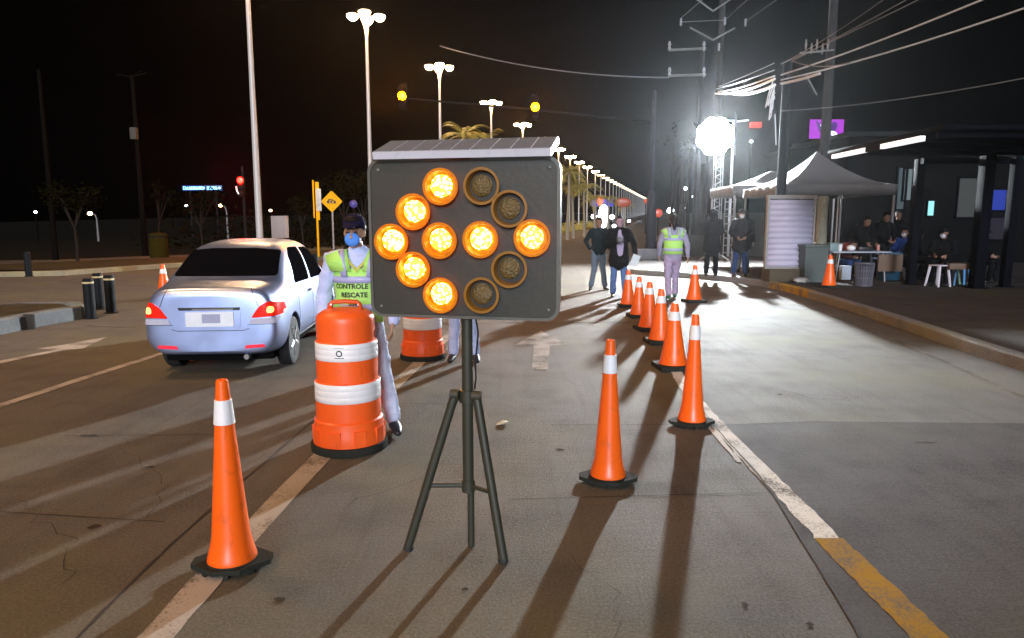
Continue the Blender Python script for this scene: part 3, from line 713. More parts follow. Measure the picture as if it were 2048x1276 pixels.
def patch(name, mat, poly, axis, off, parent, thick=0.006, side=1, step=.03, ymax=9):
    """a thin panel cut to the outline poly and laid over the body surface along an axis"""
    t = bmesh.new()
    f = t.faces.new([t.verts.new((p[0], p[1], 0)) for p in poly])
    x0, x1 = min(p[0] for p in poly), max(p[0] for p in poly); y0, y1 = min(p[1] for p in poly), max(p[1] for p in poly)
    for ax, lo, hi in ((0, x0, x1), (1, y0, y1)):
        k = lo + step
        while k < hi - step * .3:
            co = Vector((k, 0, 0)) if ax == 0 else Vector((0, k, 0)); no = Vector((1, 0, 0)) if ax == 0 else Vector((0, 1, 0))
            bmesh.ops.bisect_plane(t, geom=t.verts[:] + t.edges[:] + t.faces[:], plane_co=co, plane_no=no, dist=1e-5); k += step
    bad = []
    for v in t.verts:
        if axis == 'rear': o_, d_ = Vector((v.co.x, -2, v.co.y)), Vector((0, 1, 0))
        elif axis == 'top': o_, d_ = Vector((v.co.x, v.co.y, 4)), Vector((0, 0, -1))
        elif axis == 'front': o_, d_ = Vector((v.co.x, 8, v.co.y)), Vector((0, -1, 0))
        else: o_, d_ = Vector((3 * side, v.co.x, v.co.y)), Vector((-side, 0, 0))
        h, n_, i_, ds = bvh.ray_cast(o_, d_)
        if h is None or (axis == 'rear' and h.y > ymax): bad.append(v); continue
        v.co = h - d_ * off
    bmesh.ops.delete(t, geom=bad, context='VERTS')
    me = bpy.data.meshes.new(name); t.to_mesh(me); t.free()
    o = bpy.data.objects.new(name, me); COL.objects.link(o); o.parent = parent; me.materials.append(mat)
    m = o.modifiers.new("solid", 'SOLIDIFY'); m.thickness = thick; m.offset = 0
    o.data = evaluated(o); o.modifiers.clear(); o.data.shade_smooth(); o.data.set_sharp_from_angle(angle=R(35))
    return o
def rnd(pts, r=.03, n=4):
    """round the corners of a polygon"""
    out = []; k = len(pts)
    for i in range(k):
        p0, p1, p2 = Vector(pts[i - 1]), Vector(pts[i]), Vector(pts[(i + 1) % k])
        a = (p0 - p1); c_ = (p2 - p1); ra = min(r, a.length * .45); rc = min(r, c_.length * .45)
        A, C_ = p1 + a.normalized() * ra, p1 + c_.normalized() * rc
        for j in range(n + 1):
            t = j / n; q = A * (1 - t) ** 2 + p1 * 2 * t * (1 - t) + C_ * t * t; out.append((q.x, q.y))
    return out
# glass
patch("rear_window", GLASS, rnd([(-.675, 1.085), (.675, 1.085), (.60, 1.365), (.3, 1.39), (-.3, 1.39), (-.60, 1.365)], .04), 'rear', .004, car)
patch("windscreen", GLASS, rnd([(-.62, 1.02), (.62, 1.02), (.5, 1.37), (-.5, 1.37)], .04), 'front', .004, car)
for s in (-1, 1):
    patch("side_window", GLASS, rnd([(1.02, .96), (1.88, .95), (1.92, 1.38), (1.45, 1.385), (1.22, 1.29)], .06), 'side', .004, car, side=s)
    patch("side_window", GLASS, rnd([(1.97, .95), (2.98, .94), (2.66, 1.28), (2.42, 1.365), (2.0, 1.37)], .05), 'side', .004, car, side=s)
    patch("window_trim", TRIMB, [(1.1, .925), (3.1, .91), (3.1, .935), (1.1, .948)], 'side', .006, car, side=s, step=.06)
    for yy in (1.07, 1.94, 3.0):
        patch("door_gap", TRIMB, [(yy, .3), (yy + .007, .3), (yy + .012, .92), (yy + .005, .92)], 'side', .0025, car, .002, side=s, step=.05)
    patch("sill", TRIMB, [(1.16, .235), (2.95, .235), (2.95, .28), (1.16, .28)], 'side', .004, car, side=s, step=.08)
    patch("door_handle", CHROME, rnd([(1.62, .80), (1.80, .80), (1.80, .83), (1.62, .83)], .012), 'side', .016, car, .02, side=s)
    patch("door_handle", CHROME, rnd([(2.68, .79), (2.86, .79), (2.86, .82), (2.68, .82)], .012), 'side', .016, car, .02, side=s)
    m = MB(); m.ell((s * .955, 2.86, .99), (.095, .05, .07), seg=14, rings=8); m.tube([(s * .80, 2.9, .93), (s * .93, 2.87, .96)], .022, 8); mo = m.build("door_mirror", CARP, car)
    m = MB(); m.ell((s * .957, 2.825, .99), (.08, .02, .055), seg=14, rings=8); m.build("mirror_glass", CHROME, mo)
    # tail light: a wrapped red lens, a glowing bulb and a clear strip below
    tl = patch("tail_light", TAILR, rnd([(s * .50, .665), (s * .84, .685), (s * .82, .82), (s * .70, .845), (s * .60, .79)], .03), 'rear', .008, car, .014, step=.015, ymax=.42)
    patch("bulb", TAILB, rnd([(s * .69, .715), (s * .775, .72), (s * .765, .79), (s * .70, .79)], .045), 'rear', .02, tl, .008, step=.02)
    patch("clear_strip", TAILC, rnd([(s * .47, .60), (s * .80, .60), (s * .825, .672), (s * .50, .652)], .02), 'rear', .008, tl, .010, step=.02, ymax=.4)
    patch("rear_reflector", REFL, rnd([(s * .40, .325), (s * .66, .34), (s * .64, .375), (s * .42, .365)], .015), 'rear', .006, car)
    patch("trunk_gap", TRIMB, [(s * .50, .985), (s * .508, .985), (s * .60, .79), (s * .592, .79)], 'rear', .0025, car, .002)
patch("trunk_gap", TRIMB, [(-.47, .545), (-.40, .525), (.40, .525), (.47, .545), (.47, .551), (.40, .532), (-.40, .532), (-.47, .551)], 'rear', .0028, car, .003)
patch("bumper_gap", TRIMB, [(-.80, .592), (-.45, .588), (-.45, .593), (-.80, .597)], 'rear', .0028, car, .003)
patch("bumper_gap", TRIMB, [(.45, .588), (.80, .592), (.80, .597), (.45, .593)], 'rear', .0028, car, .003)
tr = patch("trunk_trim", TRIMB, rnd([(-.36, .755), (.36, .755), (.375, .785), (-.375, .785)], .01), 'rear', .014, car, .014)
patch("trim_bar", CHROME, rnd([(-.20, .757), (.30, .757), (.30, .772), (-.20, .772)], .005), 'rear', .024, tr, .006)
patch("plate_recess", CARP, rnd([(-.36, .555), (.36, .555), (.38, .75), (-.38, .75)], .02), 'rear', .003, car, .004)
pl = patch("number_plate", PLATE, rnd([(-.29, .575), (.29, .575), (.29, .735), (-.29, .735)], .012), 'rear', .014, car, .006)
patch("plate_field", PLATEG, [(-.09, .615), (.13, .615), (.13, .712), (-.09, .712)], 'rear', .019, pl, .002)
b = MB(); b.bbox((0, 2.15, .20), (1.36, 3.7, .10), .03); b.build("underside", UNDER, car)
b = MB(); b.tube([(.42, .02, .235), (.42, .4, .24)], .032, 14); b.build("exhaust", CHROME, car)
def wheel(x, y, s):
    t = MB(); M = Matrix.Translation((x, y, WR)) @ Matrix.Rotation(R(90) * s, 4, 'Y')
    t.lathe([(.19, -.09), (.26, -.095), (.283, -.085), (WR - .001, -.06), (WR - .001, .06), (.283, .085), (.26, .095), (.19, .09)], 40, M=M)
    w = t.build("tyre", TYRE, car)
    rm = MB(); rm.lathe([(.185, -.07), (.2, .06), (.205, .088), (.195, .09), (.175, .06), (.03, .055), (.03, .07), (.0005, .072)], 32, M=M)
    for k in range(5):
        a = R(72 * k); p = [M @ Vector((.03 * math.cos(a), .03 * math.sin(a), .07)), M @ Vector((.19 * math.cos(a), .19 * math.sin(a), .082))]
        rm.tube(p, [.03, .022], 8)
    rm.build("rim", ALLOY, w)
for wy in WY:
    for s in (-1, 1): wheel(s * .735, wy, s)

# ------------------------------------------------------------------ people
SKIN = pm("skin_tan", (0.42, 0.24, 0.15), 0.5, 0, 0.06, 20)
SKIN_D = pm("skin_dark", (0.24, 0.13, 0.085), 0.5, 0, 0.06, 20)
HAIR = pm("hair_black", (0.010, 0.008, 0.007), 0.6, 0, 0.3, 60, 0.3, 150, spec=.12)
EYEM = pm("eye_dark", (0.01, 0.008, 0.007), 0.2)
def cloth(name, col, var=0.14): return pm(name, col, 0.9, 0, var, 14, 0.4, 45, spec=0.06)
BLACKC = cloth("cloth_black", (0.008, 0.008, 0.009)); CHAR = cloth("cloth_charcoal", (0.016, 0.016, 0.018)); NAVY = cloth("cloth_navy", (0.012, 0.016, 0.034))
JEAN = cloth("denim_blue", (0.09, 0.16, 0.34), .25); JEAND = cloth("denim_dark", (0.025, 0.045, 0.12), .25); JEANG = cloth("denim_grey", (0.12, 0.16, 0.21), .25)
PALE = cloth("cloth_pale_blue", (0.50, 0.58, 0.88)); LILAC = cloth("cloth_lilac", (0.36, 0.32, 0.46)); SHOE = pm("shoe_black", (0.012, 0.012, 0.013), 0.5)  # PALE holds the blue cast of the light in its colour
HIVIS = pm("vest_lime", (0.42, 0.80, 0.17), 0.6, 0, 0.1, 10, 0.25, 40, emit=None); BAND = pm("vest_band_silver", (0.42, 0.44, 0.72), 0.4, 0, 0.15, 40)
MASKB = cloth("mask_blue", (0.10, 0.30, 0.85), .1); MASKW = cloth("mask_white", (0.6, 0.62, 0.66), .1)
MAROON = cloth("cloth_maroon", (0.13, 0.028, 0.026)); ROYAL = cloth("cloth_royal_blue", (0.02, 0.045, 0.17))
SHOEG = pm("shoe_green", (0.02, 0.10, 0.05), 0.5)

def remeshed(mb, name, mat, parent, voxel, smooth=4, M=None):
    bmesh.ops.recalc_face_normals(mb.bm, faces=mb.bm.faces[:])
    o = mb.build(name, mat, parent, smooth=True, recalc=False)
    m = o.modifiers.new("remesh", 'REMESH'); m.mode = 'VOXEL'; m.voxel_size = voxel; m.use_smooth_shade = True
    s = o.modifiers.new("smooth", 'SMOOTH'); s.factor = 0.5; s.iterations = smooth
    if name in ("jacket", "shirt", "trousers"):     # creases in the cloth
        d = o.modifiers.new("folds", 'DISPLACE'); d.texture = FOLDS; d.strength = .030; d.mid_level = .5; d.texture_coords = 'LOCAL'
    me = evaluated(o); o.modifiers.clear(); o.data = me
    if len(me.materials) == 0: me.materials.append(mat)
    me.shade_smooth()
    return o
FOLDS = bpy.data.textures.new("folds", 'CLOUDS'); FOLDS.noise_scale = .075; FOLDS.noise_depth = 2
def stand(**k):
    J = dict(pel=(0, 0, .93), waist=(0, 0, 1.08), chest=(0, .0, 1.28), neck=(0, .0, 1.45), head=(0, -.015, 1.60),
             shL=(.175, 0, 1.40), elL=(.235, .02, 1.12), wrL=(.245, -.06, .88), shR=(-.175, 0, 1.40), elR=(-.235, .02, 1.12), wrR=(-.245, -.06, .88),
             hiL=(.09, 0, .90), knL=(.105, -.015, .49), anL=(.115, .02, .09), hiR=(-.09, 0, .90), knR=(-.105, -.015, .49), anR=(-.115, .02, .09),
             toL=(.13, -.16, .04), toR=(-.13, -.16, .04))
    J.update(k); return J
def sit(h=.47, lean=0.0, **k):
    J = dict(pel=(0, 0, h + .05), waist=(0, -.02 - lean * .3, h + .19), chest=(0, -.03 - lean * .7, h + .39), neck=(0, -.05 - lean, h + .55), head=(0, -.09 - lean * 1.25, h + .69),
             shL=(.175, -.04 - lean * .9, h + .51), elL=(.24, -.10 - lean * .9, h + .24), wrL=(.13, -.32 - lean, h + .19), shR=(-.175, -.04 - lean * .9, h + .51), elR=(-.24, -.10 - lean * .9, h + .24), wrR=(-.13, -.32 - lean, h + .19),
             hiL=(.09, -.03, h + .04), knL=(.15, -.44, h + .05), anL=(.15, -.40, .09), hiR=(-.09, -.03, h + .04), knR=(-.15, -.44, h + .05), anR=(-.15, -.40, .09),
             toL=(.17, -.57, .04), toR=(-.17, -.57, .04))
    J.update(k); return J
def person(label, loc, rz, J, H=1.70, skin=None, top=BLACKC, legs=JEAND, shoe=SHOE, hair=HAIR, cap=None, mask=None, hood=None, coat=None, shirt=None, vest=False, bun=False, face=0.0, tilt=0.0, vox=.011, bulk=1.0, group=None, grip=True):
    skin = skin or SKIN
    t = thing("person", label, "person", loc, rz, group); sc = H / 1.72; t.scale = (sc,) * 3
    V = {k: Vector(v) for k, v in J.items()}
    X = (1, 0, 0)
    b = MB()
    tilt_y = V['neck'] - V['pel']
    # trunk, limbs
    b.tube([V['pel'] - Vector((0, 0, .07)), V['pel'] + Vector((0, 0, .04)), V['waist'], V['chest'], V['neck'].lerp(V['chest'], .28), V['neck'].lerp(V['chest'], .08)], [.15, .155, .135, .155, .135, .07], 16, ref=X, ry=[.10, .11, .095, .115, .085, .06], round_=True)
    hd = V['head']
    b.tube([V['neck'].lerp(V['chest'], .1), V['neck'], hd - Vector((0, -.01, .06))], [.062, .054, .052], 12, round_=True)
    MH = Matrix.Translation(hd) @ Euler((tilt, 0, face)).to_matrix().to_4x4()
    hp = lambda x, y, z: tuple(MH @ Vector((x, y, z)))
    b.ell(hp(0, .012, .028), (.074, .092, .098), (tilt, 0, face)); b.ell(hp(0, -.025, -.045), (.056, .066, .068), (tilt, 0, face)); b.ell(hp(0, -.07, -.085), (.028, .022, .022))
    b.tube([hp(0, -.082, .022), hp(0, -.103, -.012), hp(0, -.108, -.022)], [.009, .013, .016], 8, round_=True)
    b.ell(hp(0, -.078, .035), (.05, .018, .014), (tilt, 0, face)); b.ell(hp(0, -.086, -.058), (.024, .012, .010), (tilt, 0, face))
    for s in (-1, 1): b.ell(hp(s * .074, .012, -.004), (.013, .022, .032), (tilt, 0, face))
    for s in ('L', 'R'):
        sg_ = 1 if s == 'L' else -1
        sh, el, wr = V['sh' + s], V['el' + s], V['wr' + s]
        b.tube([sh - (el - sh) * .08, sh.lerp(el, .3), el, el.lerp(wr, .35), wr], [.056, .050, .040, .040, .027], 10, round_=True)
        d = (wr - el).normalized(); side = Vector((sg_, 0, 0)); side = (side - d * side.dot(d))
        side = side.normalized() if side.length > .05 else Vector((0, 1, 0))
        nrm = d.cross(side).normalized()      # across the palm
        b.tube([wr, wr + d * .03, wr + d * .085], [.024, .036, .038], 10, ref=nrm, ry=[.018, .016, .014], round_=True)
        for fi, (off, ln) in enumerate(((-.028, .066), (-.0095, .078), (.0095, .073), (.028, .056))):
            p0 = wr + d * .085 + nrm * off; curl = -side * (.5 if grip else .15)
            p1 = p0 + (d + curl * .4).normalized() * ln * .45; p2 = p1 + (d + curl * 1.2).normalized() * ln * .33; p3 = p2 + (d + curl * 2.4).normalized() * ln * .25
            b.tube([p0 - d * .015, p0, p1, p2, p3], [.010, .0098, .0092, .0085, .0075], 8, round_=True)
        q = wr + d * .03 + nrm * -.034
        b.tube([q, q + (d * .6 - nrm * .7).normalized() * .035, q + (d * .6 - nrm * .7).normalized() * .035 + (d - nrm * .15 - side * .3).normalized() * .03], [.013, .011, .009], 8, round_=True)
        hi, kn, an, to = V['hi' + s], V['kn' + s], V['an' + s], V['to' + s]
        b.tube([hi, hi.lerp(kn, .35), kn, kn.lerp(an, .3), an], [.082, .074, .052, .052, .034], 12, round_=True)
        b.tube([an + Vector((0, .02, -.045)), an.lerp(to, .5) + Vector((0, 0, -.02)), to], [.032, .034, .024], 8, round_=True)
    remeshed(b, "body", skin, t, vox, 3)
    # clothing
    sl = MB(); k = bulk
    low = V['pel'] - Vector((0, 0, .10 if coat is None else .02))
    if coat is None:
        sl.tube([V['pel'] + Vector((0, 0, -.03)), V['pel'] + Vector((0, 0, .05)), V['waist'], V['chest'], V['neck'].lerp(V['chest'], .3), V['neck'].lerp(V['chest'], .10)], [.178 * k, .178 * k, .165 * k, .182 * k, .160, .085], 18, ref=X, ry=[.13 * k, .132 * k, .125 * k, .138 * k, .105, .075], round_=True)
    else:
        dn = Vector((0, 0, -coat))
        sl.tube([V['pel'] + dn, V['pel'] + Vector((0, 0, .02)), V['waist'], V['chest'], V['neck'].lerp(V['chest'], .3), V['neck'].lerp(V['chest'], .08)], [.225 * k, .205 * k, .195 * k, .205 * k, .175, .09], 18, ref=X, ry=[.165 * k, .155 * k, .15 * k, .155 * k, .12, .085], round_=True)
    for s in ('L', 'R'):
        sh, el, wr = V['sh' + s], V['el' + s], V['wr' + s]
        kk = 1.0 if coat is None else 1.15
        sl.tube([sh.lerp(V['neck'], .35) - Vector((0, 0, .01)), sh - (el - sh) * .02, sh.lerp(el, .5), el, el.lerp(wr, .5), el.lerp(wr, .97)], [.075 * kk, .078 * kk, .066 * kk, .058 * kk, .052 * kk, .044 * kk], 12, round_=True)
    if hood: sl.ell(hp(0, .03, .0), (.115, .12, .15), (tilt, 0, face)); sl.tube([V['neck'].lerp(V['chest'], .2), hd - Vector((0, -.03, .06))], [.12, .10], 12, round_=True)
    remeshed(sl, "jacket" if (coat or shirt is None) else "shirt", top, t, .014, 3)
    if shirt:      # open front showing the shirt
        f = MB(); f.tube([V['pel'] + Vector((.01, -.115 * k, -.02)), V['waist'] + Vector((.01, -.115 * k, 0)), V['chest'] + Vector((.01, -.12 * k, 0)), V['neck'].lerp(V['chest'], .25) + Vector((.0, -.085, 0))], [.085, .085, .075, .04], 14, ref=X, ry=.045, round_=True)
        remeshed(f, "shirt", shirt, t, .012, 2)
    tr_ = MB()
    tr_.tube([V['pel'] - Vector((0, 0, .06)), V['pel'] + Vector((0, 0, .06))], [.165, .16], 16, ref=X, ry=[.125, .12], round_=True)
    for s in ('L', 'R'):
        hi, kn, an = V['hi' + s], V['kn' + s], V['an' + s]
        tr_.tube([hi + Vector((0, 0, .02)), hi.lerp(kn, .4), kn, kn.lerp(an, .45), kn.lerp(an, .94)], [.098, .090, .070, .066, .064], 14, round_=True)
    remeshed(tr_, "trousers", legs, t, .013, 3)
    for s in ('L', 'R'):
        an, to = V['an' + s], V['to' + s]
        sh_ = MB(); hl = an + (an - to) * Vector((1, 1, 0)) * .2
        fz = min(an.z - .09, to.z - .04)
        sh_.tube([Vector((hl.x, hl.y, an.z - .045)), Vector((an.x, an.y, an.z - .035)), an.lerp(to, .55) - Vector((0, 0, .008)), to + (to - an) * .1], [.040, .046, .048, .034], 12, ref=X, ry=[.045, .054, .036, .026], round_=True)
        remeshed(sh_, "shoe", shoe, t, .011, 2)
    if cap:
        c_ = MB(); c_.ell(hp(0, .016, .076), (.090, .104, .072), (tilt, 0, face)); c_.tube([hp(0, -.06, .072), hp(0, -.15, .064)], [.066, .056], 12, ref=tuple(MH.to_3x3() @ Vector((1, 0, 0))), ry=[.014, .008], round_=True)
        remeshed(c_, "cap", cap, t, .009, 2)
    if not hood and hair:
        h_ = MB(); h_.ell(hp(0, .035, .04), (.086, .092, .098), (tilt, 0, face)); h_.ell(hp(0, .06, -.02), (.07, .055, .07), (tilt, 0, face)); h_.ell(hp(0, -.02, .10), (.066, .07, .036), (tilt, 0, face))
        if bun: h_.ell(hp(0, .12, .05), (.05, .05, .05)); h_.tube([hp(0, .12, .04), hp(0, .135, -.06), hp(0, .12, -.17)], [.045, .05, .025], 12, round_=True)
        remeshed(h_, "hair", hair, t, .009, 2)
    if mask:
        m_ = MB(); m_.ell(hp(0, -.078, -.040), (.060, .034, .056), (tilt, 0, face)); remeshed(m_, "face_mask", mask, t, .008, 2)
    for s in (-1, 1):
        e = MB(); e.ell(hp(s * .032, -.088, .018), (.013, .008, .007), (tilt, 0, face), 10, 6); e.build("eye", EYEM, t)
    t["_J"] = [0.0]; del t["_J"]
    return t, V, hp
def vest_on(t, V, label=None, text=True, back=False):
    """lime vest with silver bands over the trunk"""
    s = -1 if not back else 1
    v = MB()
    ring = [(V['pel'] + Vector((0, 0, .0)), .198, .152), (V['waist'], .188, .146), (V['chest'] - Vector((0, 0, .06)), .198, .156), (V['chest'] + Vector((0, 0, .04)), .200, .154)]
    v.tube([r[0] for r in ring], [r[1] for r in ring], 28, ref=(1, 0, 0), ry=[r[2] for r in ring], caps=False)
    for sx in (-1, 1):   # shoulder straps widen from the chest over the shoulder
        v.grid([[(sx * .04, -.160, V['chest'].z + .02), (sx * .125, -.152, V['chest'].z + .02), (sx * .205, -.105, V['chest'].z + .02)],
                [(sx * .062, -.148, V['chest'].z + .10), (sx * .14, -.140, V['chest'].z + .095), (sx * .236, -.095, V['chest'].z + .085)],
                [(sx * .084, -.065, V['neck'].z + .01), (sx * .16, -.065, V['neck'].z + .0), (sx * .255, -.05, V['neck'].z - .04)],
                [(sx * .085, .06, V['neck'].z + .005), (sx * .16, .06, V['neck'].z - .005), (sx * .25, .05, V['neck'].z - .045)],
                [(sx * .06, .145, V['chest'].z + .03), (sx * .125, .14, V['chest'].z + .03), (sx * .192, .10, V['chest'].z + .03)]])
    vo = v.build("vest", HIVIS, t)
    md = vo.modifiers.new("solid", 'SOLIDIFY'); md.thickness = .006; md.offset = 1
    w = MB()
    for z_, a_, c_ in ((V['chest'].z - .045, .206, .163), (V['waist'].z - .06, .200, .157)):
        ctr = Vector((0, lerp(V['waist'].y, V['chest'].y, .5), z_))
        w.tube([ctr - Vector((0, 0, .026)), ctr + Vector((0, 0, .026))], a_, 32, ref=(1, 0, 0), ry=c_, caps=False)
    for sx in (-1, 1):
        w.grid([[(sx * .07, s * .168, V['chest'].z - .02), (sx * .118, s * .160, V['chest'].z - .02)], [(sx * .088, s * .150, V['chest'].z + .10), (sx * .135, s * .137, V['chest'].z + .095)], [(sx * .102, s * .072, V['neck'].z + .012), (sx * .15, s * .07, V['neck'].z + .0)]])
    wo = w.build("reflective_band", BAND, vo); md = wo.modifiers.new("solid", 'SOLIDIFY'); md.thickness = .004; md.offset = 1
    return vo
def lettering(parent, lines, size, mat, xf, name="lettering", gap=1.25):
    """words as raised letters; xf maps (x, z) on the flat to the surface"""
    out = []
    for i, s in enumerate(lines):
        cu = bpy.data.curves.new("letters", 'FONT'); cu.body = s; cu.size = size; cu.align_x = 'CENTER'; cu.resolution_u = 2; cu.offset = size * .03
        o = bpy.data.objects.new("letters", cu); COL.objects.link(o); me = evaluated(o); bpy.data.objects.remove(o, do_unlink=True)
        for v in me.vertices: v.co = Vector(xf(v.co.x, v.co.y - i * size * gap))
        n = bpy.data.objects.new(name, me); COL.objects.link(n); n.parent = parent; me.materials.clear(); me.materials.append(mat); out.append(n)
    return out

# the vested person behind the drum
vg = G(770, 862); vp = (P(722, 600, vg.y).x, vg.y, 0)
J = stand(pel=(-.03, 0, .93), shL=(.20, 0, 1.39), shR=(-.21, 0, 1.38), elR=(-.29, .03, 1.11), wrR=(-.30, -.05, .86), elL=(.28, .02, 1.12), wrL=(.26, -.10, .90),
          hiL=(.07, 0, .90), knL=(.16, -.02, .49), anL=(.235, 0, .09), toL=(.28, -.16, .04), hiR=(-.13, 0, .90), knR=(-.16, 0, .49), anR=(-.17, .02, .09), toR=(-.19, -.16, .04), head=(-.03, -.03, 1.585), neck=(-.01, 0, 1.45))
pv, V, hp = person("person in lime vest and blue face mask standing behind the nearest drum", vp, R(3), J, 1.655, SKIN, PALE, cloth("trousers_pale", (0.62, 0.68, 0.86)), SHOE, cap=cloth("cap_navy", (0.016, 0.013, 0.04)), mask=MASKB, face=R(-4), tilt=R(6), vox=.009)  # pale trousers also tinted with the blue cast of the light
vo = vest_on(pv, V)
def vx(x, z, z0=V['waist'].z + .088):
    x -= .028; a = x / .205
    return (.208 * math.sin(a), -.163 * math.cos(a) - .004 + V['waist'].y, z0 + z)
lettering(vo, ["CONTROLE D", "RESCATE", "SSIP"], .052, INK, vx)
b = MB(); b.grid([[(-.055, -.150, 1.355), (-.028, -.165, 1.325), (0, -.166, 1.29), (.028, -.165, 1.325), (.055, -.150, 1.355)], [(-.07, -.138, 1.415), (-.045, -.14, 1.37), (0, -.158, 1.325), (.045, -.14, 1.37), (.07, -.138, 1.415)]])
vn = b.build("collar_trim", cloth("collar_yellow", (0.5, 0.5, 0.12)), vo)
# second person whose legs show under the board
lg = G(906, 722); lp = (P(926, 650, lg.y).x, lg.y, 0)
person("person in pale blue trousers, only legs showing under the arrow board", lp, R(-8), stand(anL=(.15, .02, .09), toL=(.2, -.13, .04), anR=(-.13, 0, .09)), 1.62, SKIN, PALE, PALE, SHOE)
# two men at the far left of the kerb nose
q = G(1196, 580)
J = stand(anL=(.17, 0, .09), toL=(.21, -.15, .04), anR=(-.17, .02, .09), toR=(-.22, -.13, .04), elR=(-.30, .10, 1.18), wrR=(-.20, .02, .98), elL=(.29, .06, 1.16), wrL=(.20, -.10, 1.0))
person("man in dark jacket and grey-blue jeans with one arm akimbo, left of the pair", (q.x, q.y, 0), R(4), J, 1.72, SKIN_D, cloth("jacket_bottle", (0.014, 0.022, 0.026)), JEANG, face=R(-10))
q = G(1236, 594)
J = stand(elL=(.31, .02, 1.14), wrL=(.34, -.04, .90), elR=(-.25, -.06, 1.14), wrR=(-.05, -.26, 1.20), anL=(.16, -.02, .09), anR=(-.11, .04, .09), toL=(.19, -.2, .04))
pc, Vc, _ = person("man in open black coat over a lilac shirt holding a camera, right of the pair", (q.x, q.y, 0), R(-6), J, 1.74, cloth("skin_mauve", (0.38, 0.25, 0.30)), BLACKC, JEAN, coat=.16, shirt=LILAC, face=R(8))
sc = 1.74 / 1.72
def held(name, label, cat, base, local, mbuild, mat):
    rz = base.rotation_euler.z; w = Vector(base.location) + Matrix.Rotation(rz, 3, 'Z') @ (Vector(local) * base.scale.x)
    o = mbuild.build(name, mat); o.location = w; o.rotation_euler = (0, 0, rz); tag(o, label, cat); return o
b = MB(); b.bbox((0, 0, 0), (.14, .07, .10), .012); b.tube([(0, -.03, 0), (0, -.12, 0)], .042, 16); b.bbox((0, 0, .06), (.06, .05, .03), .008)
held("camera", "black camera held at the chest of the man in the open coat", "camera", pc, (.0, -.33, 1.22), b, TRIMB)
b = MB(); b.tube([(.05, .20, 1.40), (.22, .20, 1.53), (.38, .18, 1.62)], [.03, .022, .026], 10); b.bbox((.42, .18, 1.63), (.12, .05, .05), .01)
held("tripod", "dark folded tripod slung behind the shoulder of the man with the camera", "tripod", pc, (0, .0, 0), b, TRIMB)
b = MB(); b.bbox((0, 0, 0), (.16, .012, .24), .003, (0, R(20), 0))
held("paper", "pale sheet of paper in the lowered hand of the man with the camera", "paper", pc, (.335, -.12, .80), b, pm("paper_pale", (0.55, 0.62, 0.66), .7))
# woman in vest walking away
q = G(1345, 598)
J = stand(anL=(.10, .28, .10), knL=(.10, .05, .49), toL=(.12, .13, .035), anR=(-.10, -.18, .09), knR=(-.09, -.14, .50), toR=(-.10, -.34, .04), elL=(.27, -.03, 1.13), wrL=(.26, -.18, .91), elR=(-.27, .08, 1.13), wrR=(-.30, .03, .88))
pw, V, hp = person("woman walking away in lime vest and pale trousers, hair tied in a bun", (q.x, q.y + .1, 0), R(176), J, 1.76, SKIN, cloth("shirt_grey_lilac", (0.30, 0.30, 0.42)), cloth("trousers_lilac", (0.34, 0.30, 0.44), .3), SHOEG, bun=True, group=None)
vo = vest_on(pw, V, back=True)
# silhouettes on the pavement in front of the flood lamp
q = G(1421, 553, .15)
person("person in long hooded black coat standing on the lit pavement, left silhouette", (q.x, q.y, .15), R(160), stand(elL=(.24, -.08, 1.14), wrL=(.10, -.22, 1.06), elR=(-.24, -.06, 1.14), wrR=(-.10, -.22, 1.04), head=(0, -.05, 1.58)), 1.82, SKIN_D, CHAR, BLACKC, coat=.22, hood=True, bulk=1.02)
q = G(1478, 553, .15)
person("person in white face mask, dark jacket and jeans on the lit pavement", (q.x, q.y, .15), R(-12), stand(elL=(.26, -.05, 1.14), wrL=(.12, -.20, 1.04), elR=(-.26, -.05, 1.14), wrR=(-.12, -.2, 1.02), anL=(.15, 0, .09), anR=(-.15, 0, .09)), 1.80, SKIN_D, CHAR, JEAND, cap=CHAR, mask=MASKW, coat=.16)
q = G(1497, 548, .15)
person("hooded dark figure close behind the person in the white mask", (q.x, q.y + .55, .15), R(150), stand(), 1.80, SKIN_D, CHAR, cloth("trousers_pale_grey", (0.18, 0.22, 0.24)), coat=.16, hood=True)
# people around the folding table
q = P(1708, 480, 18.1)
person("person in dark clothes bending over the folding table, left under the tent", (q.x, 18.1, .15), R(20), stand(waist=(0, -.06, 1.08), chest=(0, -.17, 1.25), neck=(0, -.29, 1.37), head=(0, -.38, 1.47), shL=(.175, -.25, 1.34), shR=(-.175, -.25, 1.34), elL=(.22, -.42, 1.12), wrL=(.16, -.55, .95), elR=(-.22, -.42, 1.12), wrR=(-.16, -.55, .95)), 1.74, SKIN_D, BLACKC, BLACKC, tilt=R(20))
q = P(1766, 480, 18.0)
person("person in black standing behind the folding table, middle under the tent", (q.x, 18.0, .15), R(14), stand(elL=(.22, -.10, 1.13), wrL=(.1, -.28, 1.02), elR=(-.22, -.10, 1.13), wrR=(-.1, -.28, 1.0), head=(0, -.07, 1.57)), 1.74, SKIN_D, BLACKC, BLACKC, tilt=R(14))
q = P(1794, 470, 19.6)
person("person in black standing farthest back beside the right tent edge", (q.x, 19.6, .15), R(-10), stand(), 1.78, SKIN_D, BLACKC, BLACKC)
q = P(1806, 500, 17.9)
person("seated person in royal blue jacket with a white face mask", (q.x, 17.9, .15), R(-25), sit(.50, .06), 1.72, SKIN_D, ROYAL, JEAND, mask=MASKW, face=R(-20))
q = P(1688, 500, 17.95)
person("seated person in maroon jacket bent low at the left end of the table", (q.x, 17.95, .15), R(15), sit(.45, .16, head=(0, -.34, .98)), 1.6, SKIN_D, MAROON, JEAND, tilt=R(35))
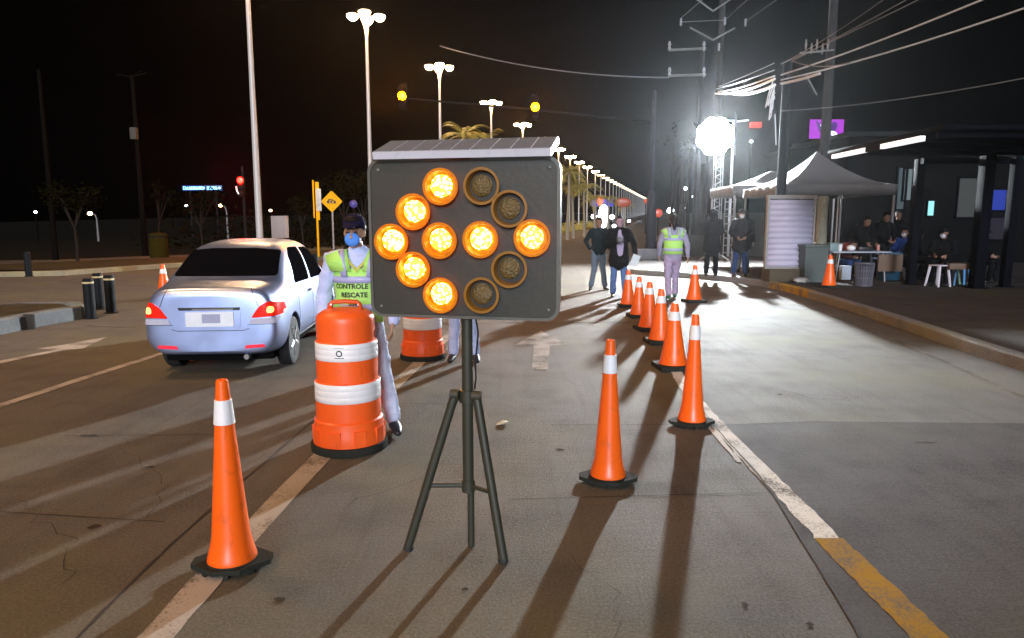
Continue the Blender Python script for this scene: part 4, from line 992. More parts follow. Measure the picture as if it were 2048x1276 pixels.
q = G(1893, 573, .15)
person("person in black sitting on the white stool beside the shelter post, feet forward", (q.x + .15, q.y + .42, .15), R(-42), sit(.50, .12), 1.76, SKIN_D, BLACKC, BLACKC, mask=MASKW, cap=BLACKC, tilt=R(18), face=R(-10), coat=.1)
q = G(1850, 566, .15)
person("seated person in black on the left of the stool sitter, back bent", (q.x, q.y + .9, .15), R(80), sit(.47, .14), 1.7, SKIN_D, BLACKC, BLACKC, hood=True)
q = G(1998, 572, .15)
person("dark seated figure between the shelter posts at the right edge", (q.x, q.y + .9, .15), R(30), sit(.47, .05), 1.74, SKIN_D, BLACKC, BLACKC, cap=BLACKC)
# ------------------------------------------------------------------ flood lamp tower
FLOOD = pm("flood_lamp_glass", (1, 1, 1), 0.2, emit=(0.88, 0.96, 1.0), es=FLOOD_L * 7.2); FLOOD_GLARE = pm("flood_lamp_ring_glass", (1, 1, 1), 0.2, emit=(0.88, 0.96, 1.0), es=260)
STEEL = pm("mast_steel", (0.42, 0.44, 0.46), 0.4, 0.4)
fx, fy = P(1430, 500, 27.0).x, 27.0; fz = P(1430, 272, 27.0).z
ft = thing("light_tower", "blinding white flood lamp tower on the pavement behind the silhouettes", "light tower", (fx, fy, .15))
b = MB()
for sx in (-.14, .14):
    for s2 in (-.14, .14): b.tube([(sx, s2, 0.05), (sx, s2, fz - .6)], .02, 8)
for k in range(14):
    z = .2 + k * .3
    b.tube([(-.14, -.14, z), (.14, -.14, z + .15)], .01, 6); b.tube([(.14, -.14, z + .15), (-.14, -.14, z + .3)], .01, 6); b.tube([(-.14, .14, z), (.14, .14, z + .15)], .01, 6)
b.build("mast", STEEL, ft)
b = MB()
for k in range(9): b.tube([(.32, 0, .3 + k * .28), (.72, 0, .3 + k * .28)], .018, 6)
b.tube([(.32, 0, .0), (.32, 0, 2.75)], .02, 8); b.tube([(.72, 0, 0), (.72, 0, 2.75)], .02, 8); b.tube([(.14, 0, 1.2), (.32, 0, 1.2)], .015, 6); b.tube([(.14, 0, 2.5), (.32, 0, 2.5)], .015, 6); b.build("ladder", STEEL, ft)
b = MB()
for a in range(4):
    aa = R(45 + 90 * a); b.tube([(.15 * math.cos(aa), .15 * math.sin(aa), .25), (.6 * math.cos(aa), .6 * math.sin(aa), .03)], .025, 8); b.lathe([(.07, 0), (.07, .03)], 12, (.6 * math.cos(aa), .6 * math.sin(aa), 0))
b.build("outrigger", STEEL, ft)
b = MB(); b.tube([(-.6, 0, fz - .47), (.6, 0, fz - .47)], .03, 8); b.tube([(-.6, 0, fz), (.6, 0, fz)], .03, 8); b.tube([(-.6, 0, fz + .43), (.6, 0, fz + .43)], .03, 8); b.tube([(0, 0, fz - .7), (0, 0, fz + .45)], .04, 8); b.build("crossbar", STEEL, ft)
fc_ = P(1430, 272, fy - .12); fcl = Vector((fc_.x - fx, -.12, fc_.z - .15))
spots = [(0, 0)] + [(.45 * math.cos(R(45 * k + 22)), .45 * math.sin(R(45 * k + 22))) for k in range(8)]  # outer ring of lamps added to fill out the glare round the centre
for (ux, uz) in spots:
    M = Matrix.Translation(fcl + Vector((ux, 0, uz))) @ Euler((R(82), 0, R(-22))).to_matrix().to_4x4()
    h = MB(); h.lathe([(.10, -.22), (.19, -.16), (.25, -.06), (.262, -.03), (.25, -.03)], 28, M=M); hd = h.build("lamp_head", TRIMB, ft)
    l = MB(); l.lathe([(.28, -.02), (.27, .0), (.16, .03), (.01, .042)], 28, M=M); l.build("lens", FLOOD if (ux, uz) == (0, 0) else FLOOD_GLARE, hd)
d_ = MB(); M = Matrix.Translation(fcl) @ Euler((R(90), 0, R(-22))).to_matrix().to_4x4()
d_.box(tuple(M @ Vector((.76, 0, .32))), (.012, 1.5, .95), M.to_euler()); d_.build("barn_door", TRIMB, ft)  # shield added to keep flood light off the tents and shelter

# ------------------------------------------------------------------ amber signals on the mast arm, red signal on the left
SIGB = pm("signal_black", (0.004, 0.004, 0.004), 0.7, spec=.05); SIGOFF = pm("signal_lens_dark", (0.02, 0.008, 0.006), 0.5, spec=.05)
AMB = pm("signal_amber_lit", (1, 0.5, 0.1), 0.2, emit=(1.0, 0.28, 0.00002), es=2400)
RED = pm("signal_red_lit", (1, 0.1, 0.05), 0.2, emit=(1.0, 0.0002, 0.0001), es=1300)
mp_ = P(1300, 514, 28.0)
mast = thing("traffic_light", "signal mast pole on a concrete block with a long arm carrying two amber lit signals", "traffic light", (mp_.x, 28.0, .15))
b = MB(); b.bbox((0, 0, .21), (1.15, .9, .42), .03); b.build("footing", KERB, mast)
b = MB(); b.lathe([(.25, .42), (.25, .45), (.21, .47), (.20, 1.6), (.19, 2.5), (.11, 2.7), (.08, 2.75), (.07, 6.6), (.02, 6.63)], 18); b.build("pole", pm("mast_dark", (0.022, 0.022, 0.028), .7, .0, spec=.06), mast)
def ml(px, py): p = P(px, py, 27.9); return Vector((p.x - mp_.x, -.1, p.z - .15))
b = MB(); b.tube([ml(1300, 246), ml(1180, 232), ml(1070, 220), ml(940, 208), ml(800, 196)], [.06, .055, .05, .045, .035], 8); b.build("arm", DARKP, mast)
for (px, py) in ((806, 194), (1070, 216)):
    p = ml(px, py) + Vector((0, -.12, 0))
    h = MB(); h.bbox((p.x, p.y, p.z), (.34, .2, 1.0), .03); hb = h.build("signal_head", SIGB, mast)
    for dz, m_ in ((.31, SIGOFF), (0, AMB), (-.31, SIGOFF)):
        l = MB(); l.lathe([(.14, 0), (.135, .02), (.09, .04), (.01, .048)], 20, M=Matrix.Translation((p.x, p.y - .1, p.z + dz)) @ Matrix.Rotation(R(90), 4, 'X')); l.build("lens", m_, hb)
        v = MB(); v.grid([[(p.x + .14 * math.cos(a), p.y - .1 - yy, p.z + dz + .14 * math.sin(a)) for a in [R(-10 + 200 * k / 12) for k in range(13)]] for yy in (0, .17)]); vo_ = v.build("visor", SIGB, hb)
rp = P(482, 361, 35.0)
rt = thing("traffic_light", "red lit traffic light left of the tall pale pole", "traffic light", (rp.x, 35, .1))
b = MB(); b.tube([(.05, .1, 0), (.05, .1, 4.3)], [.08, .06], 10); b.build("pole", DARKP, rt)
h = MB(); h.bbox((0, 0, rp.z - .1 - .32), (.34, .22, 1.02), .03); hb = h.build("signal_head", SIGB, rt)
for dz, m_ in ((0, RED), (-.32, SIGOFF), (-.64, SIGOFF)):
    l = MB(); l.lathe([(.15, 0), (.14, .02), (.09, .04), (.01, .048)], 20, M=Matrix.Translation((0, -.11, rp.z - .1 + dz)) @ Matrix.Rotation(R(90), 4, 'X')); l.build("lens", m_, hb)
l = MB(); l.tube([(-.2, -.15, rp.z - .42), (-.17, -.15, rp.z - .62), (-.10, -.15, rp.z - .76)], .035, 8, round_=True); l.build("edge_reflection", pm("sign_edge_white", (.9, .9, .9), .3, emit=(1, .95, .9), es=.8), rt)  # glowing tube stands in for a reflection on the signal's edge
# other red lamps in the distance
for px, py, Y, r, la in ((1317, 426, 90, .55, "red lamp glowing right of the mast pole foot among the trunks"), (1292, 402, 100, .35, "red lamp just left of the mast pole at the end of the lamp streak")):
    p = P(px, py, Y); t = thing("signal_lamp", la, "signal lamp", (p.x, Y, 0)); b = MB(); b.tube([(0, .1, 0), (0, .1, p.z)], .08, 8); b.build("pole", DARKP, t)
    b = MB(); b.ell((0, 0, p.z), (r, .15, r), seg=14, rings=8); b.build("lens", pm("far_red", (.05, .006, .003), .3, emit=(1, .10, .03), es=.5, sample=False), t)
p = P(1246, 402, 110); t = thing("neon_sign", "round red sign glowing among palms left of the mast pole", "sign", (p.x, 110, rise(110)))
b = MB(); b.tube([(0, .2, 0), (0, .2, p.z - .3)], .14, 8); b.build("pole", POSTG, t)
b = MB(); b.ell((0, 0, p.z - .3), (1.3, .2, .75), seg=20, rings=10); b.build("panel", pm("far_orange", (.05, .012, .004), .4, emit=(1, .13, .025), es=.28, sample=False), t)
p = P(1205, 404, 115); t = thing("neon_sign", "blue lit shop sign beside the lamp streak, behind the left man", "sign", (p.x, 115, rise(115)))
b = MB(); b.tube([(1.1, .2, 0), (1.1, .2, p.z)], .16, 8); b.tube([(-1.1, .2, 0), (-1.1, .2, p.z)], .16, 8); b.build("pole", POSTG, t)
b = MB(); b.bbox((0, 0, p.z - .2), (3.6, .3, 1.3), .05); b.build("panel", pm("far_blue", (.005, .008, .06), .4, emit=(.06, .08, .9), es=.55, sample=False), t)
p = P(1207, 438, 112); t = thing("lit_billboard", "glaring white lit sign with red tip behind the head of the left man", "billboard", (p.x, 112, rise(112)))
b = MB(); b.tube([(0, .2, 0), (0, .2, 2)], .15, 8); b.build("pole", POSTG, t)
b = MB(); b.ell((0, 0, 2.6), (.9, .2, 1.9), seg=14, rings=10); b.build("panel", pm("far_white", (1, 1, 1), .4, emit=(.9, .9, 1), es=7, sample=False), t)
b = MB(); b.ell((-.6, -.05, 5.0), (.5, .2, .8), seg=14, rings=10); b.build("tip", pm("far_redtip", (1, .1, .05), .4, emit=(1, .12, .05), es=2, sample=False), t)

# ------------------------------------------------------------------ utility poles and cables
PCON = pm("pole_concrete", (0.036, 0.036, 0.036), 0.9, 0, 0.15, 6, spec=.03)
PDARK = pm("pole_dark_painted", (0.008, 0.010, 0.013), 0.8, spec=.03)
INSU = pm("insulator_grey", (0.3, 0.3, 0.32), 0.3)
up = P(1425, 500, 30.0)
u1 = thing("utility_pole", "tall utility pole with V shaped arms rising straight above the flood lamp", "utility pole", (up.x, 30, .15))
b = MB(); b.lathe([(.17, 0), (.12, 13.5), (.1, 13.55)], 16); b.build("pole", PCON, u1)
def lp_(o, px, py, Y): p = P(px, py, Y); return Vector((p.x - o.location.x, Y - o.location.y, p.z - o.location.z))
for py0, pts in ((22, ((1393, -2), (1462, -2))), (80, ((1380, 55), (1470, 56)))):
    for (px, py) in pts:
        b = MB(); b.tube([lp_(u1, 1426, py0, 29.85), lp_(u1, px, py, 29.85)], .035, 6); a_ = b.build("crossarm", POSTG, u1)
for (px, py) in ((1362, 42), (1450, 40), (1491, 43), (1438, 92), (1408, 92)):
    c = lp_(u1, px, py, 29.85); b = MB(); b.lathe([(.02, -.2), (.05, -.14), (.03, -.1), (.055, -.05), (.03, 0), (.05, .06), (.02, .12)], 10, tuple(c)); b.build("insulator", INSU, u1)
b = MB(); b.tube([lp_(u1, 1362, 42, 29.85) + Vector((0, 0, .12)), lp_(u1, 1410, -5, 29.85)], .012, 6); b.tube([lp_(u1, 1450, 40, 29.85) , lp_(u1, 1362, 44, 29.85)], .012, 6); b.tube([lp_(u1, 1491, 43, 29.85), lp_(u1, 1560, -5, 29.0)], .012, 6); b.tube([lp_(u1, 1450, 40, 29.85), lp_(u1, 1500, -5, 29.0)], .012, 6); b.build("jumper_wire", POSTG, u1)
up2 = P(1391, 480, 42)
u2 = thing("utility_pole", "farther utility pole with two level crossarms, left of the flood lamp pole", "utility pole", (up2.x, 42, 0))
b = MB(); b.lathe([(.2, 0), (.13, lp_(u2, 1390, 85, 42).z), (.1, lp_(u2, 1390, 85, 42).z + .03)], 14); b.build("pole", PCON, u2)
for py in (98, 150):
    b = MB(); b.tube([lp_(u2, 1338, py + 2, 41.8), lp_(u2, 1412, py - 1, 41.8)], .07, 6); a_ = b.build("crossarm", POSTG, u2)
    for px in (1339, 1408): c = lp_(u2, px, py - 5, 41.8); b = MB(); b.lathe([(.04, -.25), (.1, -.1), (.05, 0), (.1, .1), (.04, .3)], 10, tuple(c)); b.build("insulator", INSU, a_)
up3 = P(1637, 500, 23.0)
u3 = thing("utility_pole", "pale concrete utility pole rising behind the peaked white tent", "utility pole", (up3.x, 23, .15))
b = MB(); b.lathe([(.19, 0), (.175, 1), (.125, 11), (.1, 11.02)], 18); b.build("pole", PCON, u3)
b = MB()
for k in range(5): p = lp_(u3, 1612 + 11 * k, 90 + (k % 2) * 8, 22.8); b.lathe([(.02, -.15), (.04, 0), (.02, .18)], 8, tuple(p))
b.tube([lp_(u3, 1600, 106, 22.8), lp_(u3, 1668, 100, 22.8)], .03, 6); b.build("crossarm", POSTG, u3)
b = MB(); b.tube([lp_(u3, 1612, 150, 22.8), lp_(u3, 1634, 190, 22.8)], .02, 6); b.build("brace", POSTG, u3)
dpx = P(1556, 500, 17.75)
dk = thing("utility_pole", "dark painted pole with bundled cables behind the ribbed white panel", "utility pole", (dpx.x, 17.75, .15))
b = MB(); b.lathe([(.135, 0), (.13, 1), (.105, lp_(dk, 1552, 120, 17.75).z), (.09, lp_(dk, 1552, 120, 17.75).z + .01)], 18); b.build("pole", PDARK, dk)
WIRE = pm("cable_pale", (0.60, 0.62, 0.64), 0.4, 0, .05); WIREG = pm("cable_grey", (0.16, 0.16, 0.165), 0.55)
A = [P(1431, 187, 29.7), P(1436, 184, 29.7), P(1432, 178, 29.7)]
D = {k: P(1549, k, 17.58) for k in (126, 140, 152, 158, 170)}
def cable(a, c_, sag, r, mat, label, grp="overhead cables"):
    b = MB(); b.tube(catenary(a, c_, sag, 20), r, 6); o = b.build("power_cable", mat); tag(o, label, "cable", grp); return o
cable(A[0], D[158], .12, .034, WIRE, "thick bright cable from the flood lamp pole to the dark pole, lowest of its span")
cable(A[1], D[152], .06, .020, WIRE, "bright cable from flood lamp pole to dark pole, second from the bottom")
cable(A[2], D[140], .03, .012, WIREG, "thin grey cable from the flood lamp pole to the dark pole, upper of its span")
cable(A[2] + Vector((.1, 0, .1)), D[126], .02, .009, WIREG, "thinnest grey cable reaching the top of the dark pole from the left")
cable(P(1462, 186, 24), D[170], .10, .040, WIRE, "short thick bright cable left of the dark pole ending in air by the flood glare")
Dr = {k: P(1562, k, 17.6) for k in (128, 150, 160, 167)}
cable(Dr[160], Vector((11.6, 2.6, 6.55)), .55, .018, WIRE, "lowest bright cable sweeping from the dark pole to the frame top at right")
cable(Dr[150], Vector((10.6, 2.6, 6.75)), .42, .018, WIRE, "upper bright cable sweeping from the dark pole to the frame top at right")
cable(Dr[167], P(1640, 147, 16.0), .02, .03, WIRE, "short thick bright cable just right of the dark pole, crossing the concrete pole")
cable(Dr[128], Vector((10.2, 3.0, 7.3)), .30, .010, WIREG, "thin dim cable leaving the dark pole's top to the right, highest there")
cable(P(1584, 122, 17), Vector((9.6, 4.0, 7.4)), .22, .010, WIREG, "thin dim cable above the two bright sweeping cables")
cable(P(1584, 122, 17), P(1700, 125, 14.6), .10, .011, WIREG, "slack grey loop between the dark pole and the bright cables")
cable(P(1562, 222, 17.6), Vector((13.4, 2.4, 5.6)), .75, .011, WIREG, "lone dim cable low at right, sagging below the bright ones")
cable(Dr[128], P(1780, -10, 13), .06, .007, WIREG, "hair thin cable climbing steeply from the dark pole past the concrete pole")
cable(P(1338, 155, 41.8), P(880, 92, 48), .5, .035, WIREG, "long faint cable crossing the dark sky left of the crossarm pole")
# coils hanging on the dark pole
b = MB()
for k, (x0, x1, y1) in enumerate(((1546, 1531, 215), (1548, 1536, 212), (1549, 1541, 226), (1549, 1538, 240), (1550, 1545, 205))):
    b.tube([P(x0, 162 + 6 * k, 17.5), P((x0 + x1) / 2 - 2, (165 + y1) / 2, 17.46), P(x1, y1, 17.5), P(x1 + 4, y1 - 8, 17.44), P(x0 - 1, 176 + 4 * k, 17.5)], .014, 6)
b.tube([P(1550, 228, 17.55), P(1552, 290, 17.57)], .014, 6)
tag(b.build("cable_coil", WIRE), "bright bundle of cable loops hanging on the left of the dark pole", "cable coil")
# ------------------------------------------------------------------ tents
CANV = pm("tent_canvas", (0.115, 0.112, 0.112), 0.85, 0, 0.08, 3, .2, 30)
LEGM = pm("tent_leg", (0.4, 0.4, 0.4), 0.4, .4)
def tent(label, cx_, cy_, w, d, ze, zv, zp, rz=0):
    t = thing("tent", label, "tent", (cx_, cy_, .15), rz, "canopy tents")
    ze -= .15; zv -= .15; zp -= .15
    b = MB(); n = 16
    for side in range(4):
        M3 = Matrix.Rotation(R(90) * side, 3, 'Z'); hw, hd_ = (w / 2, d / 2) if side % 2 == 0 else (d / 2, w / 2)
        rows = []
        for i in range(n + 1):
            s = i / n; k = 1 - s; z = ze + (zp - ze) * (s ** 1.65)
            rows.append([M3 @ Vector((lerp(-hw, hw, j / 10) * k, -hd_ * k, z - .05 * math.sin(math.pi * j / 10) * (1 - s) * s * 3)) for j in range(11)])
        b.grid(rows)
    bmesh.ops.remove_doubles(b.bm, verts=b.bm.verts[:], dist=.002)
    c_ = b.build("canopy", CANV, t, angle=50); m = c_.modifiers.new("s", 'SOLIDIFY'); m.thickness = .008
    for side in range(4):
        M3 = Matrix.Rotation(R(90) * side, 3, 'Z'); hw, hd_ = (w / 2, d / 2) if side % 2 == 0 else (d / 2, w / 2)
        b = MB(); b.grid([[M3 @ Vector((lerp(-hw, hw, j / 20), -hd_ - .012 - .012 * math.sin(j * 1.7), z)) for j in range(21)] for z in (zv, (zv + ze) / 2, ze - .004)])
        vl = b.build("valance", CANV, t); m = vl.modifiers.new("s", 'SOLIDIFY'); m.thickness = .006
    for sx in (-1, 1):
        for s2 in (-1, 1):
            b = MB(); b.box((sx * (w / 2 - .05), s2 * (d / 2 - .05), ze / 2), (.045, .045, ze - .02)); b.box((sx * (w / 2 - .05), s2 * (d / 2 - .05), .006), (.12, .12, .012)); b.build("leg", LEGM, t)
    return t
tent("white peaked tent in front of the concrete pole, people at a table under it", 8.52, 19.6, 3.0, 3.0, 2.60, 2.33, 3.58)
tent("canopy tent at the back left, its valance lit by the flood lamp", 8.75, 23.6, 3.3, 2.6, 2.80, 2.47, 3.35)
tp = P(1677, 395, 18.25)
b = MB(); b.tube([(tp.x, 18.25, .15), (tp.x, 18.25, 2.3)], .022, 10); tag(b.build("tent_pole", LEGM), "slim pale pole standing under the front of the white tent by the table", "pole")
# ------------------------------------------------------------------ ribbed panel and things on the pavement
RIB = pm("panel_white", (0.46, 0.44, 0.56), 0.5, 0, 0.16, 2.5)
pg = G(1574, 563, .15)
pn = thing("shutter_panel", "ribbed white metal panel standing on a block beside the dark pole", "panel", (pg.x, pg.y, .15), R(3))
wq = 1.13; hb_ = .36
b = MB(); b.bbox((0, .12, hb_ / 2 - .02), (wq * .9, .5, hb_ - .04), .02); b.build("block_base", pm("block_olive", (0.075, 0.06, 0.035), .9, 0, .3, 5), pn)
b = MB(); rows = []; n = 84
for i in range(n + 1):
    z = hb_ + (2.02 - hb_) * i / n; y = -.02 + .022 * math.cos(i * 2 * math.pi / 7)
    rows.append([(-wq / 2, y, z), (0, y, z), (wq / 2, y, z)])
b.grid(rows); sl_ = b.build("shutter", RIB, pn, angle=70); m = sl_.modifiers.new("s", 'SOLIDIFY'); m.thickness = .012
b = MB()
for sx in (-1, 1): b.box((sx * (wq / 2 + .02), 0, (hb_ + 2.06) / 2), (.05, .10, 2.06 - hb_))
b.box((0, 0, 2.085), (wq + .10, .14, .09)); b.box((0, 0, hb_ - .012), (wq + .08, .12, .05)); b.build("frame", pm("panel_frame", (0.25, 0.24, 0.22), .5), pn)
cp_ = P(1642, 470, 18.2)
b = MB(); b.lathe([(.14, 0), (.15, .1), (.135, .5), (.145, 1.0), (.13, 1.6), (.14, 2.12), (.10, 2.15)], 18); o = b.build("stub_column", pm("column_mossy", (0.27, 0.26, 0.19), .9, 0, .35, 7, .5, 20), loc=(cp_.x, 18.2, .15)); tag(o, "short pale round column behind the ribbed panel and green bin", "column")
GRN = pm("bin_green", (0.065, 0.085, 0.078), .5)
gb = G(1631, 566, .15); t = thing("wheelie_bin", "grey-green bin beside the ribbed panel", "bin", (gb.x, gb.y + .3, .15))
b = MB(); b.box((0, 0, .44), (.5, .5, .86), taper=1.12); b.build("bin_body", GRN, t); b = MB(); b.bbox((0, -.01, .90), (.62, .62, .06), .02); b.build("lid", GRN, t)
b = MB()
for s in (-1, 1): b.tube([(s * .2, .24, .09), (s * .26, .24, .09)], .09, 16)
b.build("wheel", TYRE, t)
bn = G(1726, 572, .15); t = thing("waste_basket", "round grey mesh basket in front of the folding table", "basket", (bn.x, bn.y, .15))
b = MB()
for k in range(24):
    a = 2 * math.pi * k / 24; b.tube([(.17 * math.cos(a), .17 * math.sin(a), .01), (.21 * math.cos(a), .21 * math.sin(a), .52)], .009, 5)
for z, r in ((.01, .17), (.18, .184), (.35, .197), (.52, .21)): b.lathe([(r - .012, z), (r + .006, z), (r + .006, z + .02), (r - .012, z + .02)], 28)
b.build("mesh_wall", pm("basket_grey", (0.13, 0.13, 0.16), .5), t); b = MB(); b.lathe([(.01, .0), (.165, .0), (.185, .48), (.02, .5)], 24); b.build("liner", pm("liner_grey", (0.06, 0.06, 0.085), .6), t)
# rubble and hose at the foot of the panel
for k, (px, py, s_) in enumerate(((1603, 566, .2), (1617, 563, .16), (1590, 560, .12))):
    q = G(px, py, .15); b = MB(); b.ell((0, 0, s_ * .3), (s_, s_ * .7, s_ * .35), (0, .2 * k, k), 9, 6)
    for v in b.bm.verts: v.co += Vector((random.uniform(-.02, .02), random.uniform(-.02, .02), random.uniform(-.015, .015)))
    o = b.build("stone", pm("stone_pale", (0.4, 0.4, 0.39), .9), loc=(q.x, q.y, .15), angle=20); tag(o, ["largest pale rubble stone at the foot of the ribbed panel", "pale rubble stone nearest the green bin", "smallest rubble stone against the block under the panel"][k], "stone", "rubble stones")
q = G(1625, 558, .15); b = MB(); b.tube([(q.x - .08, q.y, .17), (q.x - .08, q.y, .4), (q.x - .02, q.y, .5), (q.x + .1, q.y, .44), (q.x + .16, q.y, .3), (q.x + .17, q.y, .16)], .02, 8); tag(b.build("hose", TRIMB), "black looped hose in front of the green bin", "hose")
# folding table
TBL = pm("table_top_grey", (0.34, 0.38, 0.45), .45); tx0, tx1, tY = P(1664, 500, 17).x, P(1783, 500, 17).x, 17.0
tb = thing("folding_table", "folding table with pale top and clutter in front of the tent people", "table", ((tx0 + tx1) / 2, tY + .3, .15)); tw = tx1 - tx0
b = MB(); b.bbox((0, 0, .735), (tw, .74, .035), .012); b.build("tabletop", TBL, tb)
for sx in (-1, 1):
    for s2 in (-1, 1): b = MB(); b.tube([(sx * (tw / 2 - .2), s2 * .3, .72), (sx * (tw / 2 - .12), s2 * .32, 0)], .015, 8); b.build("leg", LEGM, tb)
def on_table(px, name, label, cat, mat, mk, dy=0.0):
    b = MB(); mk(b); x = P(px, 495, tY).x; o = b.build(name, mat, loc=(x, tY + .22 + dy, .905)); tag(o, label, cat); return o
on_table(1674, "food_box", "teal storage box at the left end of the folding table", "box", pm("box_teal", (0.16, 0.25, 0.26), .4), lambda b: (b.bbox((0, 0, .09), (.28, .3, .18), .02), b.bbox((0, 0, .19), (.31, .33, .03), .01)))
on_table(1683, "paper_cup", "white cup beside the teal storage box", "cup", COLL, lambda b: b.lathe([(.04, 0), (.055, .17), (.05, .17), (.036, .01)], 18), -.15)
on_table(1711, "helmet", "white rounded bag lying on the middle of the table", "bag", COLL, lambda b: b.ell((0, 0, .075), (.11, .1, .075)))
on_table(1766, "drink_can", "pink drink can standing on the right of the table", "can", pm("can_pink", (0.5, 0.26, 0.24), .4), lambda b: b.lathe([(.028, 0), (.034, .01), (.034, .15), (.028, .16)], 18))
on_table(1742, "laptop", "dark flat case lying behind the white bag", "case", TRIMB, lambda b: b.bbox((0, .1, .05), (.36, .25, .1), .02))
# hanging cloth and boxes under the table
q = P(1692, 545, 17.4); b = MB(); b.bbox((0, 0, .2), (.24, .16, .36), .02); tag(b.build("shopping_bag", pm("bag_pale", (0.35, 0.40, 0.46), .6), loc=(q.x, 17.45, .15)), "pale bag standing under the left half of the table", "bag")
q = P(1783, 540, 17.35); b = MB(); b.bbox((0, 0, .33), (.42, .4, .66), .05); b.bbox((0, 0, .68), (.46, .44, .06), .02); tag(b.build("cool_box", pm("coolbox_blue", (0.02, 0.10, 0.18), .5), loc=(q.x, 17.5, .15)), "blue upright cool box under the right end of the table", "cool box")
# stools
def stool(label, loc, mat, rz=0, h=.46):
    t = thing("stool", label, "stool", loc, rz, "plastic stools")
    b = MB(); b.bbox((0, 0, h - .015), (.30, .30, .03), .014); b.build("seat", mat, t)
    for sx in (-1, 1):
        for s2 in (-1, 1):
            l = MB(); p0 = Vector((sx * .125, s2 * .125, h - .03)); p1 = Vector((sx * .175, s2 * .175, 0)); l.tube([p0, p1], [.032, .024], 6); l.build("leg", mat, t)
    return t
SW_ = pm("plastic_white", (0.62, 0.60, 0.66), .4); SB_ = pm("plastic_sky", (0.10, 0.36, 0.72), .4); SG_ = pm("plastic_mint", (0.30, 0.55, 0.38), .4); SP_ = pm("plastic_pale_blue", (0.25, 0.36, 0.56), .4)
q = G(1764, 559, .15); stool("pale blue plastic stool with arched legs under the right of the table", (q.x, q.y + .2, .15), SP_, .2, .55)
q = G(1890, 575, .15); stool("white plastic stool under the person beside the shelter post", (q.x, q.y + .28, .15), SW_, .3, .5)
q = G(1914, 570, .15); stool("mint green plastic stool between the white and the bright blue stools", (q.x, q.y + .35, .15), SG_, .1)
q = G(1930, 572, .15); stool("bright blue plastic stool nearest the shelter post", (q.x, q.y + .22, .15), SB_, -.2)
q = G(1806, 562, .15); stool("white plastic stool in the shadow right of the cool box", (q.x, q.y + .4, .15), SW_, .5)
# ------------------------------------------------------------------ bus shelter
SHD = pm("shelter_dark", (0.003, 0.0034, 0.006), .8, spec=.04); WOOD = pm("bench_wood", (0.12, 0.075, 0.045), .6, 0, .2, 12)
TUBE_ = pm("fluorescent_tube", (1, 1, 1), .3, emit=(.95, .97, 1.0), es=1.0, sample=False)
bs = thing("bus_shelter", "dark bus shelter with flat roof and white tube lights along its edge", "bus shelter", (8.7, 15.4, .15))
def bl(x, y, z): return (x - 8.7, y - 15.4, z - .15)
b = MB(); b.bbox(bl(8.95, 13.3, 3.12), (4.1, 4.1, .08), .02); b.build("roof", SHD, bs)
b = MB()
for y in (11.5, 12.9, 14.4): b.box(bl(8.95, y, 3.02), (4.0, .08, .08))
b.box(bl(10.6, 13.3, 3.02), (.1, 4, .09)); b.build("roof_beam", SHD, bs)
for px, Y, r in ((1826, 16.2, .085), (1959, 15.35, .115), (2016, 15.6, .085)):
    x = P(px, 500, Y).x; b = MB(); b.bbox(bl(x, Y, 1.6), (r * 2, r * 2, 2.92), .01); b.box(bl(x, Y, .165), (r * 3, r * 3, .025)); b.build("post", SHD, bs)
x0_, x1_ = P(1826, 500, 16.0).x, P(2016, 500, 15.6).x
b = MB(); b.box(bl((x0_ + x1_) / 2, 15.75, 2.98), (x1_ - x0_ + .2, .12, .12)); b.build("header_beam", SHD, bs)
for (y0, y1) in ((11.75, 13.0), (13.55, 14.95)):
    b = MB(); b.box(bl(6.86, (y0 + y1) / 2, 3.0), (.09, y1 - y0, .085)); b.build("tube_light", TUBE_, bs)
b = MB(); b.box(bl(6.86, 13.28, 3.0), (.10, .5, .10)); b.build("light_bracket", SHD, bs)
xb0, xb1 = P(1893, 530, 15.7).x, P(1949, 530, 15.7).x
b = MB(); b.bbox(bl((xb0 + xb1) / 2, 15.75, .62), (xb1 - xb0, .36, .14), .015); b.build("bench", WOOD, bs)
b = MB(); b.box(bl(P(1800, 500, 16.6).x, 17.0, .62), (.6, .06, .42)); b.build("bench_back", WOOD, bs)
# ------------------------------------------------------------------ dark building behind with lit windows
BW_ = pm("building_wall_dark", (0.006, 0.006, 0.0062), .9, 0, .2, 1.5, spec=.02)
bY = 25.5
bld = thing("building", "low dark building behind the tents and shelter with a few dim lit windows", "building", (20, bY + 4, 0))
def bwl(px, py): p = P(px, py, bY); return (p.x - 20, -4, p.z)
L_, R__ = P(1690, 400, bY).x - 20, 34
b = MB(); b.box(((L_ + R__) / 2, 0, 2.35), (R__ - L_, 8, 4.7)); b.build("wall", BW_, bld)
b = MB(); b.box(((L_ + R__) / 2, 0, 4.78), (R__ - L_ + .3, 8.3, .16)); b.build("roof_edge", pm("roof_edge_grey", (0.02, 0.02, 0.02), .8, spec=.03), bld)
def win(x0, y0, x1, y1, col, es, sample=False):
    a, c_ = bwl(x0, y0), bwl(x1, y1); m_ = pm("window_glow_%d_%d" % (x0, y0), tuple(v * .03 for v in col), .5, spec=.05, emit=col, es=es, sample=False, var=.25, scale=2)
    b = MB(); w, h = c_[0] - a[0], a[2] - c_[2]; cx2, cz2 = (a[0] + c_[0]) / 2, (a[2] + c_[2]) / 2
    for dx, dz, ww, hh in ((0, h / 2 + .03, w + .12, .06), (0, -h / 2 - .03, w + .12, .06), (w / 2 + .03, 0, .06, h), (-w / 2 - .03, 0, .06, h)): b.box((cx2 + dx, -4.03, cz2 + dz), (ww, .08, hh))
    f = b.build("window", SHD, bld); p = MB(); p.box((cx2, -4.006, cz2), (w, .02, h)); p.build("pane", m_, f)
